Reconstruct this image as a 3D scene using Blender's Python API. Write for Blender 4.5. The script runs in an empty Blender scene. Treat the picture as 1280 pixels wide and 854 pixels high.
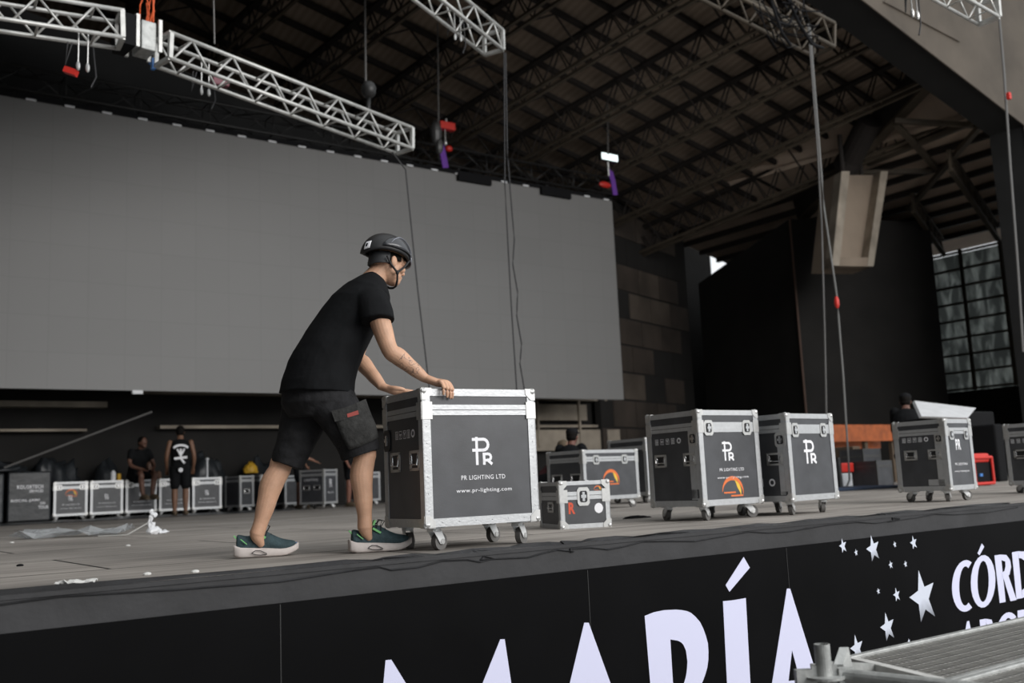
import bpy, bmesh, math, random
from mathutils import Vector, Matrix, noise
random.seed(7)
V = Vector
PI = math.pi
SC = bpy.context.scene
COL = SC.collection

# ------------------------------------------------------------------ camera
F_PX, TILT, ROLL, HEAD = 1244.4, math.radians(8.2), math.radians(2.55), math.radians(36.1)
CAM = V((0, 0, 0.30))
fw = V((math.sin(HEAD)*math.cos(TILT), math.cos(HEAD)*math.cos(TILT), math.sin(TILT)))
rt = V((math.cos(HEAD), -math.sin(HEAD), 0))
up = rt.cross(fw)
cx = math.cos(ROLL)*rt - math.sin(ROLL)*up
cy = math.sin(ROLL)*rt + math.cos(ROLL)*up
cd = bpy.data.cameras.new('camera'); cam = bpy.data.objects.new('camera', cd); COL.objects.link(cam)
cd.sensor_width = 36; cd.lens = F_PX*36/1280
cam.matrix_world = Matrix(((cx.x, cy.x, -fw.x, CAM.x), (cx.y, cy.y, -fw.y, CAM.y), (cx.z, cy.z, -fw.z, CAM.z), (0, 0, 0, 1)))
cd.clip_start = 0.05; cd.clip_end = 300
cd.dof.use_dof = True; cd.dof.focus_distance = 4.95; cd.dof.aperture_fstop = 2.4
SC.camera = cam

# ------------------------------------------------------------------ world, light, exposure
w = bpy.data.worlds.new('overcast_sky'); SC.world = w; w.use_nodes = True
nt = w.node_tree; bg = nt.nodes['Background']
bg.inputs[0].default_value = (0.93, 0.97, 1.0, 1); bg.inputs[1].default_value = 0.75
sl = bpy.data.lights.new('open_sky_light', 'AREA'); sl.shape = 'RECTANGLE'; sl.size = 16; sl.size_y = 9
sl.energy = 2600; sl.color = (1.0, 0.97, 0.94)
so = bpy.data.objects.new('open_sky_light', sl); COL.objects.link(so)
so.location = (11, -13, 9)
so.rotation_euler = (V((8, 10, 1)) - V(so.location)).to_track_quat('-Z', 'Y').to_euler()
SC.view_settings.view_transform = 'Standard'; SC.view_settings.look = 'None'
SC.view_settings.exposure = 0.52; SC.view_settings.gamma = 1; SC.view_settings.use_curve_mapping = False
SC.cycles.use_denoising = True
SC.cycles.max_bounces = 6

# ------------------------------------------------------------------ pixel helpers (a pixel of the photograph gives a place in the world)
def ray(u, v): return fw + (u-640)/F_PX*cx - (v-427)/F_PX*cy
def at(u, v, Y): r = ray(u, v); return CAM + r*(Y/r.y)
def atx(u, v, X): r = ray(u, v); return CAM + r*(X/r.x)
def floor_at(u, v, z=0.0): r = ray(u, v); return CAM + r*((z-CAM.z)/r.z)
def atd(u, v, d): return CAM + ray(u, v)*d          # forward distance d

# ------------------------------------------------------------------ materials
def mat(name, col, rough=0.6, metal=0.0, noise_amt=0.0, nscale=8.0, bump=0.0, bscale=40.0, emit=None, spec=0.5, coat=0.0, alpha=1.0, trans=0.0):
    m = bpy.data.materials.new(name); m.use_nodes = True
    t = m.node_tree; b = t.nodes['Principled BSDF']
    b.inputs['Base Color'].default_value = (*col, 1); b.inputs['Roughness'].default_value = rough
    b.inputs['Metallic'].default_value = metal; b.inputs['Specular IOR Level'].default_value = spec
    b.inputs['Coat Weight'].default_value = coat
    b.inputs['Alpha'].default_value = alpha; b.inputs['Transmission Weight'].default_value = trans
    tc = t.nodes.new('ShaderNodeTexCoord')
    if noise_amt:
        n = t.nodes.new('ShaderNodeTexNoise'); n.inputs['Scale'].default_value = nscale; n.inputs['Detail'].default_value = 5
        t.links.new(tc.outputs['Object'], n.inputs['Vector'])
        r = t.nodes.new('ShaderNodeValToRGB')
        r.color_ramp.elements[0].position = 0.3; r.color_ramp.elements[1].position = 0.7
        r.color_ramp.elements[0].color = (*[c*(1-noise_amt) for c in col], 1)
        r.color_ramp.elements[1].color = (*[min(1, c*(1+noise_amt)) for c in col], 1)
        t.links.new(n.outputs['Fac'], r.inputs['Fac']); t.links.new(r.outputs['Color'], b.inputs['Base Color'])
    if bump:
        n2 = t.nodes.new('ShaderNodeTexNoise'); n2.inputs['Scale'].default_value = bscale; n2.inputs['Detail'].default_value = 4
        t.links.new(tc.outputs['Object'], n2.inputs['Vector'])
        bp = t.nodes.new('ShaderNodeBump'); bp.inputs['Strength'].default_value = bump; bp.inputs['Distance'].default_value = 0.01
        t.links.new(n2.outputs['Fac'], bp.inputs['Height']); t.links.new(bp.outputs['Normal'], b.inputs['Normal'])
    if emit:
        b.inputs['Emission Color'].default_value = (*emit[0], 1); b.inputs['Emission Strength'].default_value = emit[1]
    return m

M = dict(
    alu=mat('brushed_aluminium', (0.50, 0.51, 0.52), 0.42, 0.55, 0.06, 30, 0.12, 90),
    dulltrim=mat('dull_dark_trim', (0.09, 0.09, 0.09), 0.5, 0.4),
    zinc=mat('zinc_steel', (0.55, 0.55, 0.54), 0.38, 0.7, 0.08, 40),
    chrome=mat('chrome', (0.6, 0.6, 0.6), 0.22, 0.9),
    panel=mat('laminate_panel', (0.050, 0.052, 0.058), 0.42, 0, 0.22, 7, 0.05, 200, spec=0.6),
    white=mat('white_print', (0.85, 0.85, 0.88), 0.5),
    glowbox=mat('glowing_white_panel', (0.9, 0.95, 0.95), 0.4, emit=((0.85, 1, 1), 0.9)),  # glow put into plain white so the box reads bright
    whitep=mat('white_plastic', (0.75, 0.76, 0.78), 0.4, 0, 0.08),
    rubber=mat('grey_rubber', (0.13, 0.125, 0.12), 0.7),
    castm=mat('caster_white_metal', (0.72, 0.73, 0.73), 0.35, 0.2),
    black=mat('matt_black', (0.008, 0.008, 0.009), 0.8, spec=0.15),
    blackm=mat('black_steel', (0.03, 0.03, 0.03), 0.45, 0.4),
    dish=mat('dark_dish', (0.03, 0.03, 0.032), 0.35, 0.5),
    orange=mat('orange_print', (0.75, 0.17, 0.04), 0.5),
    yellow=mat('yellow_print', (0.8, 0.5, 0.05), 0.5),
    red=mat('red_paint', (0.6, 0.03, 0.02), 0.45),
    redletter=mat('red_letter', (0.65, 0.08, 0.03), 0.5),
    orangep=mat('orange_paint', (0.34, 0.08, 0.015), 0.6, 0, 0.3, 6),
    blue=mat('blue_plastic', (0.05, 0.2, 0.55), 0.4),
    bluecloth=mat('blue_pallet_paint', (0.02, 0.035, 0.07), 0.6),
    purple=mat('purple_sling', (0.16, 0.05, 0.36), 0.8),
    cable=mat('black_cable', (0.02, 0.02, 0.022), 0.6),
    wire=mat('steel_wire', (0.16, 0.155, 0.15), 0.5, 0.5),
    rope=mat('grey_rope', (0.17, 0.17, 0.165), 0.7),
    tarp=mat('black_tarpaulin', (0.02, 0.023, 0.026), 0.38, 0, 0.3, 5, 0.6, 8),
    vinyl=mat('torn_black_vinyl', (0.022, 0.022, 0.024), 0.6, 0, 0.4, 5, 0.8, 14),
    fascia=mat('painted_fascia_board', (0.024, 0.024, 0.026), 0.65, 0, 0.3, 4, 0.2, 20),
    banner=mat('black_banner_vinyl', (0.0028, 0.0028, 0.0032), 0.55, 0, 0.35, 1.5, 0.05, 6, spec=0.06),
    letter=mat('banner_white_ink', (0.66, 0.67, 0.86), 0.5),
    ink=mat('banner_star_ink', (0.62, 0.66, 0.76), 0.5),
    truss=mat('truss_aluminium', (0.55, 0.55, 0.53), 0.45, 0.5, 0.15, 12),
    dtruss=mat('dark_truss_steel', (0.04, 0.04, 0.04), 0.45, 0.5),
    rust=mat('painted_roof_steel', (0.075, 0.06, 0.043), 0.65, 0.1, 0.3, 2),
    darkrust=mat('dark_roof_steel', (0.018, 0.014, 0.012), 0.8, 0, 0.3, 2),
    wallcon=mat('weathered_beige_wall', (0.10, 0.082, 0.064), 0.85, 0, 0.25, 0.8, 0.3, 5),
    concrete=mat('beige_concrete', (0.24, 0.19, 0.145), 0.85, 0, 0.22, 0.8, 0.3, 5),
    dconcrete=mat('shade_black_concrete', (0.010, 0.010, 0.010), 0.85, 0, 0.3, 1.2),  # shade under the beam put into the colour of its concrete
    drape=mat('black_drape', (0.012, 0.011, 0.010), 0.9, 0, 0.35, 1.0),
    purlin=mat('wing_roof_purlin_steel', (0.02, 0.015, 0.012), 0.8),
    galv=mat('galvanised_steel', (0.42, 0.43, 0.42), 0.5, 0.45, 0.22, 18, 0.2, 60),
    ground=mat('asphalt_ground', (0.13, 0.125, 0.12), 0.9, 0, 0.2, 3),
    tee=mat('black_cotton', (0.009, 0.0095, 0.0105), 0.9, 0, 0.15, 14, 0.25, 30, spec=0.12),
    short=mat('washed_black_cotton', (0.020, 0.020, 0.0215), 0.85, 0, 0.28, 22, 0.4, 45, spec=0.15),
    shortp=mat('washed_pocket_cotton', (0.034, 0.034, 0.033), 0.88, 0, 0.35, 28, 0.5, 60, spec=0.3),
    shoe=mat('teal_knit', (0.035, 0.065, 0.075), 0.75, 0, 0.25, 40, 0.4, 150),
    sole=mat('off_white_foam', (0.62, 0.56, 0.53), 0.6, 0, 0.12, 20),
    lime=mat('lime_trim', (0.22, 0.6, 0.22), 0.5),
    helm=mat('black_helmet_shell', (0.016, 0.016, 0.017), 0.5, 0, 0.1, 10, spec=0.5),
    helmg=mat('glossy_helmet_panel', (0.045, 0.047, 0.052), 0.22, 0, spec=0.6),
    visor=mat('smoked_visor', (0.22, 0.23, 0.27), 0.12, 0.1, spec=0.8),
    strap=mat('black_webbing', (0.014, 0.014, 0.015), 0.7),
    hair=mat('black_hair', (0.007, 0.006, 0.005), 0.75, 0, 0.3, 60, 0.4, 120, spec=0.12),
    patch=mat('red_patch', (0.30, 0.05, 0.04), 0.7),
    boots=mat('tan_work_boots', (0.11, 0.08, 0.05), 0.8),
    purplecl=mat('dark_maroon_cloth', (0.05, 0.01, 0.012), 0.9),
    bagy=mat('yellow_plastic', (0.62, 0.36, 0.03), 0.5),
    clear=mat('clear_plastic_film', (0.5, 0.52, 0.53), 0.25, alpha=0.45),
    paper=mat('scrap_paper', (0.6, 0.6, 0.58), 0.8),
    pallet=mat('brown_carton', (0.10, 0.07, 0.045), 0.8),
)

def skin_mat(name, col, tattoo=None):
    m = mat(name, col, 0.52, 0, 0.10, 18, 0.12, 160, spec=0.4)
    b = m.node_tree.nodes['Principled BSDF']
    b.inputs['Subsurface Weight'].default_value = 0.08
    b.inputs['Subsurface Radius'].default_value = (0.02, 0.008, 0.004)
    if tattoo:                                  # thin inked lines in a patch round one point of the forearm
        t = m.node_tree; src = b.inputs['Base Color'].links[0].from_socket
        tc = t.nodes.new('ShaderNodeTexCoord')
        n = t.nodes.new('ShaderNodeTexNoise'); n.inputs['Scale'].default_value = 34; n.inputs['Detail'].default_value = 1.5
        t.links.new(tc.outputs['Object'], n.inputs['Vector'])
        def mth(op, a, bb, cc=None):
            k = t.nodes.new('ShaderNodeMath'); k.operation = op
            for i, x in enumerate((a, bb)):
                if x is None: continue
                if isinstance(x, (int, float)): k.inputs[i].default_value = x
                else: t.links.new(x, k.inputs[i])
            return k.outputs[0]
        d = mth('ABSOLUTE', mth('SUBTRACT', n.outputs['Fac'], 0.5), None)
        line = mth('LESS_THAN', d, 0.022)
        vd = t.nodes.new('ShaderNodeVectorMath'); vd.operation = 'DISTANCE'
        t.links.new(tc.outputs['Object'], vd.inputs[0]); vd.inputs[1].default_value = tattoo
        near = mth('LESS_THAN', vd.outputs['Value'], 0.072)
        f = mth('MULTIPLY', mth('MULTIPLY', line, near), 0.62)
        mx = t.nodes.new('ShaderNodeMix'); mx.data_type = 'RGBA'
        t.links.new(f, mx.inputs[0]); t.links.new(src, mx.inputs[6]); mx.inputs[7].default_value = (0.05, 0.05, 0.055, 1)
        t.links.new(mx.outputs[2], b.inputs['Base Color'])
    return m

def floor_material():
    m = bpy.data.materials.new('worn_stage_planks'); m.use_nodes = True
    t = m.node_tree; b = t.nodes['Principled BSDF']; L = t.links.new
    tc = t.nodes.new('ShaderNodeTexCoord')
    br = t.nodes.new('ShaderNodeTexBrick'); br.inputs['Scale'].default_value = 1
    br.inputs['Brick Width'].default_value = 2.44; br.inputs['Row Height'].default_value = 1.22
    br.inputs['Mortar Size'].default_value = 0.012; br.inputs['Mortar Smooth'].default_value = 0.2
    br.inputs['Color1'].default_value = (0.30, 0.275, 0.25, 1); br.inputs['Color2'].default_value = (0.36, 0.33, 0.30, 1)
    br.inputs['Mortar'].default_value = (0.03, 0.028, 0.026, 1)
    L(tc.outputs['Object'], br.inputs['Vector'])
    mp = t.nodes.new('ShaderNodeMapping'); mp.inputs['Scale'].default_value = (0.5, 6, 1); L(tc.outputs['Object'], mp.inputs['Vector'])
    n = t.nodes.new('ShaderNodeTexNoise'); n.inputs['Scale'].default_value = 1.6; n.inputs['Detail'].default_value = 8; L(mp.outputs[0], n.inputs['Vector'])
    n2 = t.nodes.new('ShaderNodeTexNoise'); n2.inputs['Scale'].default_value = 0.9; n2.inputs['Detail'].default_value = 6; L(tc.outputs['Object'], n2.inputs['Vector'])
    r = t.nodes.new('ShaderNodeMapRange'); r.inputs[1].default_value = 0.3; r.inputs[2].default_value = 0.7; r.inputs[3].default_value = 0.72; r.inputs[4].default_value = 1.25
    L(n.outputs['Fac'], r.inputs[0])
    r2 = t.nodes.new('ShaderNodeMapRange'); r2.inputs[1].default_value = 0.3; r2.inputs[2].default_value = 0.7; r2.inputs[3].default_value = 0.7; r2.inputs[4].default_value = 1.2
    L(n2.outputs['Fac'], r2.inputs[0])
    mu = t.nodes.new('ShaderNodeMath'); mu.operation = 'MULTIPLY'; L(r.outputs[0], mu.inputs[0]); L(r2.outputs[0], mu.inputs[1])
    vm = t.nodes.new('ShaderNodeVectorMath'); vm.operation = 'SCALE'; L(br.outputs['Color'], vm.inputs[0]); L(mu.outputs[0], vm.inputs['Scale'])
    L(vm.outputs[0], b.inputs['Base Color'])
    b.inputs['Roughness'].default_value = 0.75; b.inputs['Specular IOR Level'].default_value = 0.3
    return m
M['floor'] = floor_material()

def screen_material():
    m = bpy.data.materials.new('led_tiles'); m.use_nodes = True
    t = m.node_tree; b = t.nodes['Principled BSDF']; L = t.links.new
    tc = t.nodes.new('ShaderNodeTexCoord'); mp = t.nodes.new('ShaderNodeMapping')
    mp.inputs['Rotation'].default_value = (PI/2, 0, 0); L(tc.outputs['Object'], mp.inputs['Vector'])
    br = t.nodes.new('ShaderNodeTexBrick'); br.inputs['Scale'].default_value = 1; br.offset = 0
    br.inputs['Brick Width'].default_value = 0.695; br.inputs['Row Height'].default_value = 0.695
    br.inputs['Mortar Size'].default_value = 0.006; br.inputs['Bias'].default_value = 0
    br.inputs['Color1'].default_value = (0.200, 0.197, 0.193, 1); br.inputs['Color2'].default_value = (0.206, 0.203, 0.199, 1)
    br.inputs['Mortar'].default_value = (0.178, 0.175, 0.172, 1)
    L(mp.outputs[0], br.inputs['Vector']); L(br.outputs['Color'], b.inputs['Base Color'])
    b.inputs['Roughness'].default_value = 0.5; b.inputs['Specular IOR Level'].default_value = 0.6
    return m
M['screen'] = screen_material()
m = bpy.data.materials.new('banner_fading_star_print'); m.use_nodes = True; b_ = m.node_tree.nodes['Principled BSDF']; at_ = m.node_tree.nodes.new('ShaderNodeAttribute'); at_.attribute_name = 'ink'
m.node_tree.links.new(at_.outputs['Color'], b_.inputs['Base Color']); b_.inputs['Roughness'].default_value = .5; M['starink'] = m

def striped(name, c1, c2, sc, axis='Z', rough=0.7):
    m = bpy.data.materials.new(name); m.use_nodes = True
    t = m.node_tree; b = t.nodes['Principled BSDF']; L = t.links.new
    tc = t.nodes.new('ShaderNodeTexCoord'); wv = t.nodes.new('ShaderNodeTexWave'); wv.bands_direction = axis
    wv.inputs['Scale'].default_value = sc; wv.inputs['Distortion'].default_value = 0.3
    L(tc.outputs['Object'], wv.inputs['Vector'])
    r = t.nodes.new('ShaderNodeValToRGB'); r.color_ramp.elements[0].color = (*c1, 1); r.color_ramp.elements[1].color = (*c2, 1)
    L(wv.outputs['Fac'], r.inputs['Fac']); L(r.outputs['Color'], b.inputs['Base Color'])
    bp = t.nodes.new('ShaderNodeBump'); bp.inputs['Strength'].default_value = 0.5; bp.inputs['Distance'].default_value = 0.03
    L(wv.outputs['Fac'], bp.inputs['Height']); L(bp.outputs[0], b.inputs['Normal'])
    b.inputs['Roughness'].default_value = rough
    return m
M['roof'] = striped('corrugated_roof_sheet', (0.27, 0.21, 0.16), (0.34, 0.27, 0.21), 1.6, 'X')
def film_material():
    m = bpy.data.materials.new('backlit_wrinkled_film'); m.use_nodes = True; t = m.node_tree; L = t.links.new
    out = t.nodes['Material Output']; b = t.nodes['Principled BSDF']; b.inputs['Base Color'].default_value = (.05, .055, .05, 1); b.inputs['Roughness'].default_value = .25
    tr = t.nodes.new('ShaderNodeBsdfTranslucent'); tc = t.nodes.new('ShaderNodeTexCoord'); mp_ = t.nodes.new('ShaderNodeMapping'); mp_.inputs['Scale'].default_value = (1, 2.4, .7)
    n = t.nodes.new('ShaderNodeTexNoise'); n.inputs['Scale'].default_value = 1.6; n.inputs['Detail'].default_value = 6; n.inputs['Distortion'].default_value = .6
    r = t.nodes.new('ShaderNodeValToRGB'); r.color_ramp.elements[0].position = .45; r.color_ramp.elements[0].color = (.05, .055, .052, 1); r.color_ramp.elements[1].position = .72; r.color_ramp.elements[1].color = (.26, .28, .26, 1)
    L(tc.outputs['Object'], mp_.inputs['Vector']); L(mp_.outputs[0], n.inputs['Vector']); L(n.outputs['Fac'], r.inputs['Fac']); L(r.outputs['Color'], tr.inputs['Color'])
    mx = t.nodes.new('ShaderNodeMixShader'); mx.inputs[0].default_value = .75; L(b.outputs[0], mx.inputs[1]); L(tr.outputs[0], mx.inputs[2]); L(mx.outputs[0], out.inputs['Surface'])
    return m
M['film'] = film_material()
M['wingroof'] = mat('wing_roof_sheet', (0.60, 0.48, 0.38), 0.8, 0, 0.12, 1.5)
M['wallpan'] = mat('acoustic_wall_panel', (0.045, 0.035, 0.028), 0.8, 0, 0.4, 0.9)
M['wallpan2'] = mat('worn_wall_panel', (0.075, 0.06, 0.048), 0.7, 0, 0.4, 0.9)
M['beamlit'] = mat('lit_pale_concrete', (0.30, 0.26, 0.21), 0.85, 0, 0.4, 1.3, 0.2, 5)  # paler colour stands in for light reaching ribs and panels

# ------------------------------------------------------------------ mesh helpers
def bx(bm, lo, hi, mtx=None, bevel=0.0):
    lo = V(lo); hi = V(hi)
    vs = [bm.verts.new((x, y, z)) for x in (lo.x, hi.x) for y in (lo.y, hi.y) for z in (lo.z, hi.z)]
    fs = [(0, 1, 3, 2), (4, 6, 7, 5), (0, 4, 5, 1), (2, 3, 7, 6), (0, 2, 6, 4), (1, 5, 7, 3)]
    faces = [bm.faces.new([vs[i] for i in f]) for f in fs]
    if bevel:
        es = list({e for f in faces for e in f.edges})
        r = bmesh.ops.bevel(bm, geom=es, offset=bevel, segments=2, affect='EDGES', profile=0.5)
        vs = list({v for f in r['faces'] for v in f.verts} | {v for v in vs if v.is_valid})
    if mtx is not None:
        for v in vs: v.co = mtx @ v.co
    return vs

def frame(t, ref=V((0, 0, 1))):
    t = t.normalized()
    a = ref - t*ref.dot(t)
    if a.length < 1e-3: a = V((1, 0, 0)) - t*t.x
    a.normalize(); return a, t.cross(a)

def tube(bm, p, q, r, seg=8, r2=None):
    p = V(p); q = V(q); r2 = r if r2 is None else r2
    a, b = frame(q-p)
    A = [bm.verts.new(p + (a*math.cos(2*PI*k/seg) + b*math.sin(2*PI*k/seg))*r) for k in range(seg)]
    B = [bm.verts.new(q + (a*math.cos(2*PI*k/seg) + b*math.sin(2*PI*k/seg))*r2) for k in range(seg)]
    for k in range(seg): bm.faces.new((A[k], A[(k+1) % seg], B[(k+1) % seg], B[k]))
    bm.faces.new(A[::-1]); bm.faces.new(B)

def pathtube(bm, pts, r, seg=6):
    pts = [V(p) for p in pts]; rings = []
    for i, p in enumerate(pts):
        t = pts[min(i+1, len(pts)-1)] - pts[max(i-1, 0)]
        a, b = frame(t)
        rr = r[i] if isinstance(r, (list, tuple)) else r
        rings.append([bm.verts.new(p + (a*math.cos(2*PI*k/seg) + b*math.sin(2*PI*k/seg))*rr) for k in range(seg)])
    for A, B in zip(rings, rings[1:]):
        for k in range(seg): bm.faces.new((A[k], A[(k+1) % seg], B[(k+1) % seg], B[k]))
    bm.faces.new(rings[0][::-1]); bm.faces.new(rings[-1])

def bar(bm, p, q, wd, ht, ref=V((0, 0, 1))):
    p = V(p); q = V(q); a, b = frame(q-p, ref)
    vs = [bm.verts.new(o + b*sx*wd/2 + a*sy*ht/2) for o in (p, q) for sx, sy in ((-1, -1), (1, -1), (1, 1), (-1, 1))]
    for f in ((0, 1, 2, 3), (7, 6, 5, 4), (0, 4, 5, 1), (1, 5, 6, 2), (2, 6, 7, 3), (3, 7, 4, 0)): bm.faces.new([vs[i] for i in f])

def prism(bm, pts, off):
    """closed polygon (3-D points) extruded by the vector off"""
    off = V(off); A = [bm.verts.new(V(p)) for p in pts]; B = [bm.verts.new(V(p)+off) for p in pts]
    n = len(pts)
    bm.faces.new(A); bm.faces.new(B[::-1])
    for k in range(n): bm.faces.new((A[k], B[k], B[(k+1) % n], A[(k+1) % n]))

def ell(bm, c, r, seg=16, ring=10, rot=None):
    vs = bmesh.ops.create_uvsphere(bm, u_segments=seg, v_segments=ring, radius=1)['verts']
    c = V(c)
    for v in vs:
        p = V((v.co.x*r[0], v.co.y*r[1], v.co.z*r[2]))
        if rot is not None: p = rot @ p
        v.co = c + p
    return vs

def loft(bm, rings, seg=20):
    """rings: (centre, half-axis vector a, half-axis vector b)"""
    R = []
    for c, a, b in rings:
        R.append([bm.verts.new(V(c) + V(a)*math.cos(2*PI*k/seg) + V(b)*math.sin(2*PI*k/seg)) for k in range(seg)])
    for A, B in zip(R, R[1:]):
        for k in range(seg): bm.faces.new((A[k], A[(k+1) % seg], B[(k+1) % seg], B[k]))
    bm.faces.new(R[0][::-1]); bm.faces.new(R[-1])

def limb(bm, pts, rad, ref=V((0, 0, 1)), seg=16, sub=4):
    """smooth tapered limb through pts; rad = list of (ra along ref, rb across) or scalars"""
    pts = [V(p) for p in pts]; n = len(pts)
    rad = [(r, r) if not isinstance(r, (tuple, list)) else r for r in rad]
    P = []; Rr = []
    for i in range(n-1):
        p0 = pts[max(i-1, 0)]; p1 = pts[i]; p2 = pts[i+1]; p3 = pts[min(i+2, n-1)]
        for s in range(sub):
            t = s/sub
            P.append(0.5*((2*p1) + (p2-p0)*t + (2*p0-5*p1+4*p2-p3)*t*t + (3*p1-p0-3*p2+p3)*t**3))
            u = t*t*(3-2*t)
            Rr.append((rad[i][0]*(1-u)+rad[i+1][0]*u, rad[i][1]*(1-u)+rad[i+1][1]*u))
    P.append(pts[-1]); Rr.append(rad[-1])
    rings = []
    def ring(i, p, k):
        t = P[min(i+1, len(P)-1)] - P[max(i-1, 0)]; a, b = frame(t, ref)
        rings.append((p, a*Rr[i][0]*k, b*Rr[i][1]*k))
    t0 = (P[1]-P[0]).normalized(); t1 = (P[-1]-P[-2]).normalized()
    r0 = min(Rr[0]); r1 = min(Rr[-1])
    for k in (0.3, 0.75): ring(0, P[0] - t0*r0*0.85*math.sqrt(1-k*k), k)
    for i, p in enumerate(P): ring(i, p, 1)
    for k in (0.75, 0.3): ring(len(P)-1, P[-1] + t1*r1*0.85*math.sqrt(1-k*k), k)
    loft(bm, rings, seg)

def thick(bm, t):
    """gives a sheet a thickness t against its normals"""
    bmesh.ops.recalc_face_normals(bm, faces=bm.faces); bm.normal_update()
    fs = bm.faces[:]; edges = [(e.verts[0], e.verts[1]) for e in bm.edges if len(e.link_faces) == 1]
    dup_ = {v: bm.verts.new(v.co - v.normal*abs(t)) for v in bm.verts[:]}
    for f in fs: bm.faces.new([dup_[v] for v in reversed(f.verts)])
    for a, b in edges:
        try: bm.faces.new((a, b, dup_[b], dup_[a]))
        except ValueError: pass

def root_of(o):
    while o.parent: o = o.parent
    return o
def obj(name, bm, material, parent=None, local=False, smooth=False, recalc=True):
    if recalc: bmesh.ops.recalc_face_normals(bm, faces=bm.faces)
    me = bpy.data.meshes.new(name); bm.to_mesh(me); bm.free()
    if smooth:
        me.polygons.foreach_set('use_smooth', [True]*len(me.polygons))
    if parent is not None and not local:
        me.transform(root_of(parent).matrix_basis.inverted())
    me.materials.append(material)
    o = bpy.data.objects.new(name, me); COL.objects.link(o)
    if parent is not None: o.parent = parent
    return o
def remesh(o, vox, smooth=3, disp=None):
    """union of the overlapping shapes of a body or garment into one continuous skin"""
    m = o.modifiers.new('r', 'REMESH'); m.mode = 'VOXEL'; m.voxel_size = vox
    s = o.modifiers.new('s', 'SMOOTH'); s.iterations = smooth; s.factor = 0.5
    bpy.context.view_layer.update()
    dg = bpy.context.evaluated_depsgraph_get()
    me = bpy.data.meshes.new_from_object(o.evaluated_get(dg)); old = o.data
    o.modifiers.clear(); o.data = me; me.name = old.name
    if disp:
        vs = me.vertices
        for v in vs: v.co += disp(v.co, v.normal)
    me.polygons.foreach_set('use_smooth', [True]*len(me.polygons))
    if not me.materials: me.materials.append(old.materials[0])
    return o

def thing(name, label, cat, loc=(0, 0, 0), rz=0.0, group=None):
    o = bpy.data.objects.new(name, None); COL.objects.link(o); o.empty_display_size = 0.1
    o.location = loc; o.rotation_euler = (0, 0, rz); o['label'] = label; o['category'] = cat
    if group: o['group'] = group
    return o
def tag(o, label, cat, group=None, kind=None):
    o['label'] = label; o['category'] = cat
    if group: o['group'] = group
    if kind: o['kind'] = kind
    return o
def solo(name, bm, material, label, cat, group=None, kind=None, smooth=False, base=None):
    """a thing that is one mesh: its origin goes to its base"""
    bm.verts.ensure_lookup_table()
    if base is None:
        xs = [v.co.x for v in bm.verts]; ys = [v.co.y for v in bm.verts]; zs = [v.co.z for v in bm.verts]
        base = V(((min(xs)+max(xs))/2, (min(ys)+max(ys))/2, min(zs)))
    for v in bm.verts: v.co -= base
    o = obj(name, bm, material, smooth=smooth); o.location = base
    return tag(o, label, cat, group, kind)
def struct(name, bm, material, label=None):
    o = obj(name, bm, material); o['kind'] = 'structure'
    if label: o['label'] = label
    return o
ORD = ['first', 'second', 'third', 'fourth', 'fifth', 'sixth', 'seventh', 'eighth', 'ninth', 'tenth', 'eleventh', 'twelfth', 'thirteenth', 'fourteenth', 'fifteenth', 'sixteenth', 'seventeenth', 'eighteenth', 'nineteenth', 'twentieth']

def text_mesh(s, x0, x1, z0, z1, bold=0.0):
    """built-in lettering fitted into a box; returns vertices/faces in the x-z plane"""
    cu = bpy.data.curves.new('t', 'FONT'); cu.body = s; cu.size = 1; cu.offset = bold; cu.extrude = 0; cu.resolution_u = 3; cu.space_character = 1.12
    o = bpy.data.objects.new('t', cu)
    COL.objects.link(o); bpy.context.view_layer.update()
    me = bpy.data.meshes.new_from_object(o.evaluated_get(bpy.context.evaluated_depsgraph_get()))
    bpy.data.objects.remove(o); bpy.data.curves.remove(cu)
    xs = [v.co.x for v in me.vertices]; ys = [v.co.y for v in me.vertices]
    ax, bx_, ay, by = min(xs), max(xs), min(ys), max(ys)
    out = [(x0 + (v.co.x-ax)/(bx_-ax)*(x1-x0), z0 + (v.co.y-ay)/(by-ay)*(z1-z0)) for v in me.vertices]
    fs = [list(p.vertices) for p in me.polygons]; bpy.data.meshes.remove(me)
    return out, fs
def put2d(bm, shape, f3):
    """2-D faces placed through f3(x, z) -> Vector"""
    vs, fs = shape; B = [bm.verts.new(f3(*v)) for v in vs]
    for f in fs:
        try: bm.faces.new([B[i] for i in f])
        except ValueError: pass
def ribbon(bm, pts, wd, f3):
    """flat stroke through 2-D points; each piece lies a hair above the last"""
    o3 = f3(0, 0); nn_ = (f3(1, 0)-o3).cross(f3(0, 1)-o3).normalized()
    if nn_.x > .5: nn_ = -nn_
    kk = len(bm.faces)
    for (x0, z0), (x1, z1) in zip(pts, pts[1:]):
        dx, dz = x1-x0, z1-z0; L = math.hypot(dx, dz) or 1; dx /= L; dz /= L
        nx, nz = -dz*wd/2, dx*wd/2; ex, ez = dx*wd*0.4, dz*wd*0.4
        q = [(x0-ex+nx, z0-ez+nz), (x1+ex+nx, z1+ez+nz), (x1+ex-nx, z1+ez-nz), (x0-ex-nx, z0-ez-nz)]
        bm.faces.new([bm.verts.new(f3(*p)+nn_*(.00012*(kk % 12))) for p in q]); kk += 1
def poly2(bm, pts, f3): bm.faces.new([bm.verts.new(f3(*p)) for p in pts])
def arcpts(cx_, cz, r, a0, a1, n=10, rz=None):
    rz = r if rz is None else rz
    return [(cx_+r*math.cos(math.radians(a0+(a1-a0)*k/n)), cz+rz*math.sin(math.radians(a0+(a1-a0)*k/n))) for k in range(n+1)]

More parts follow.
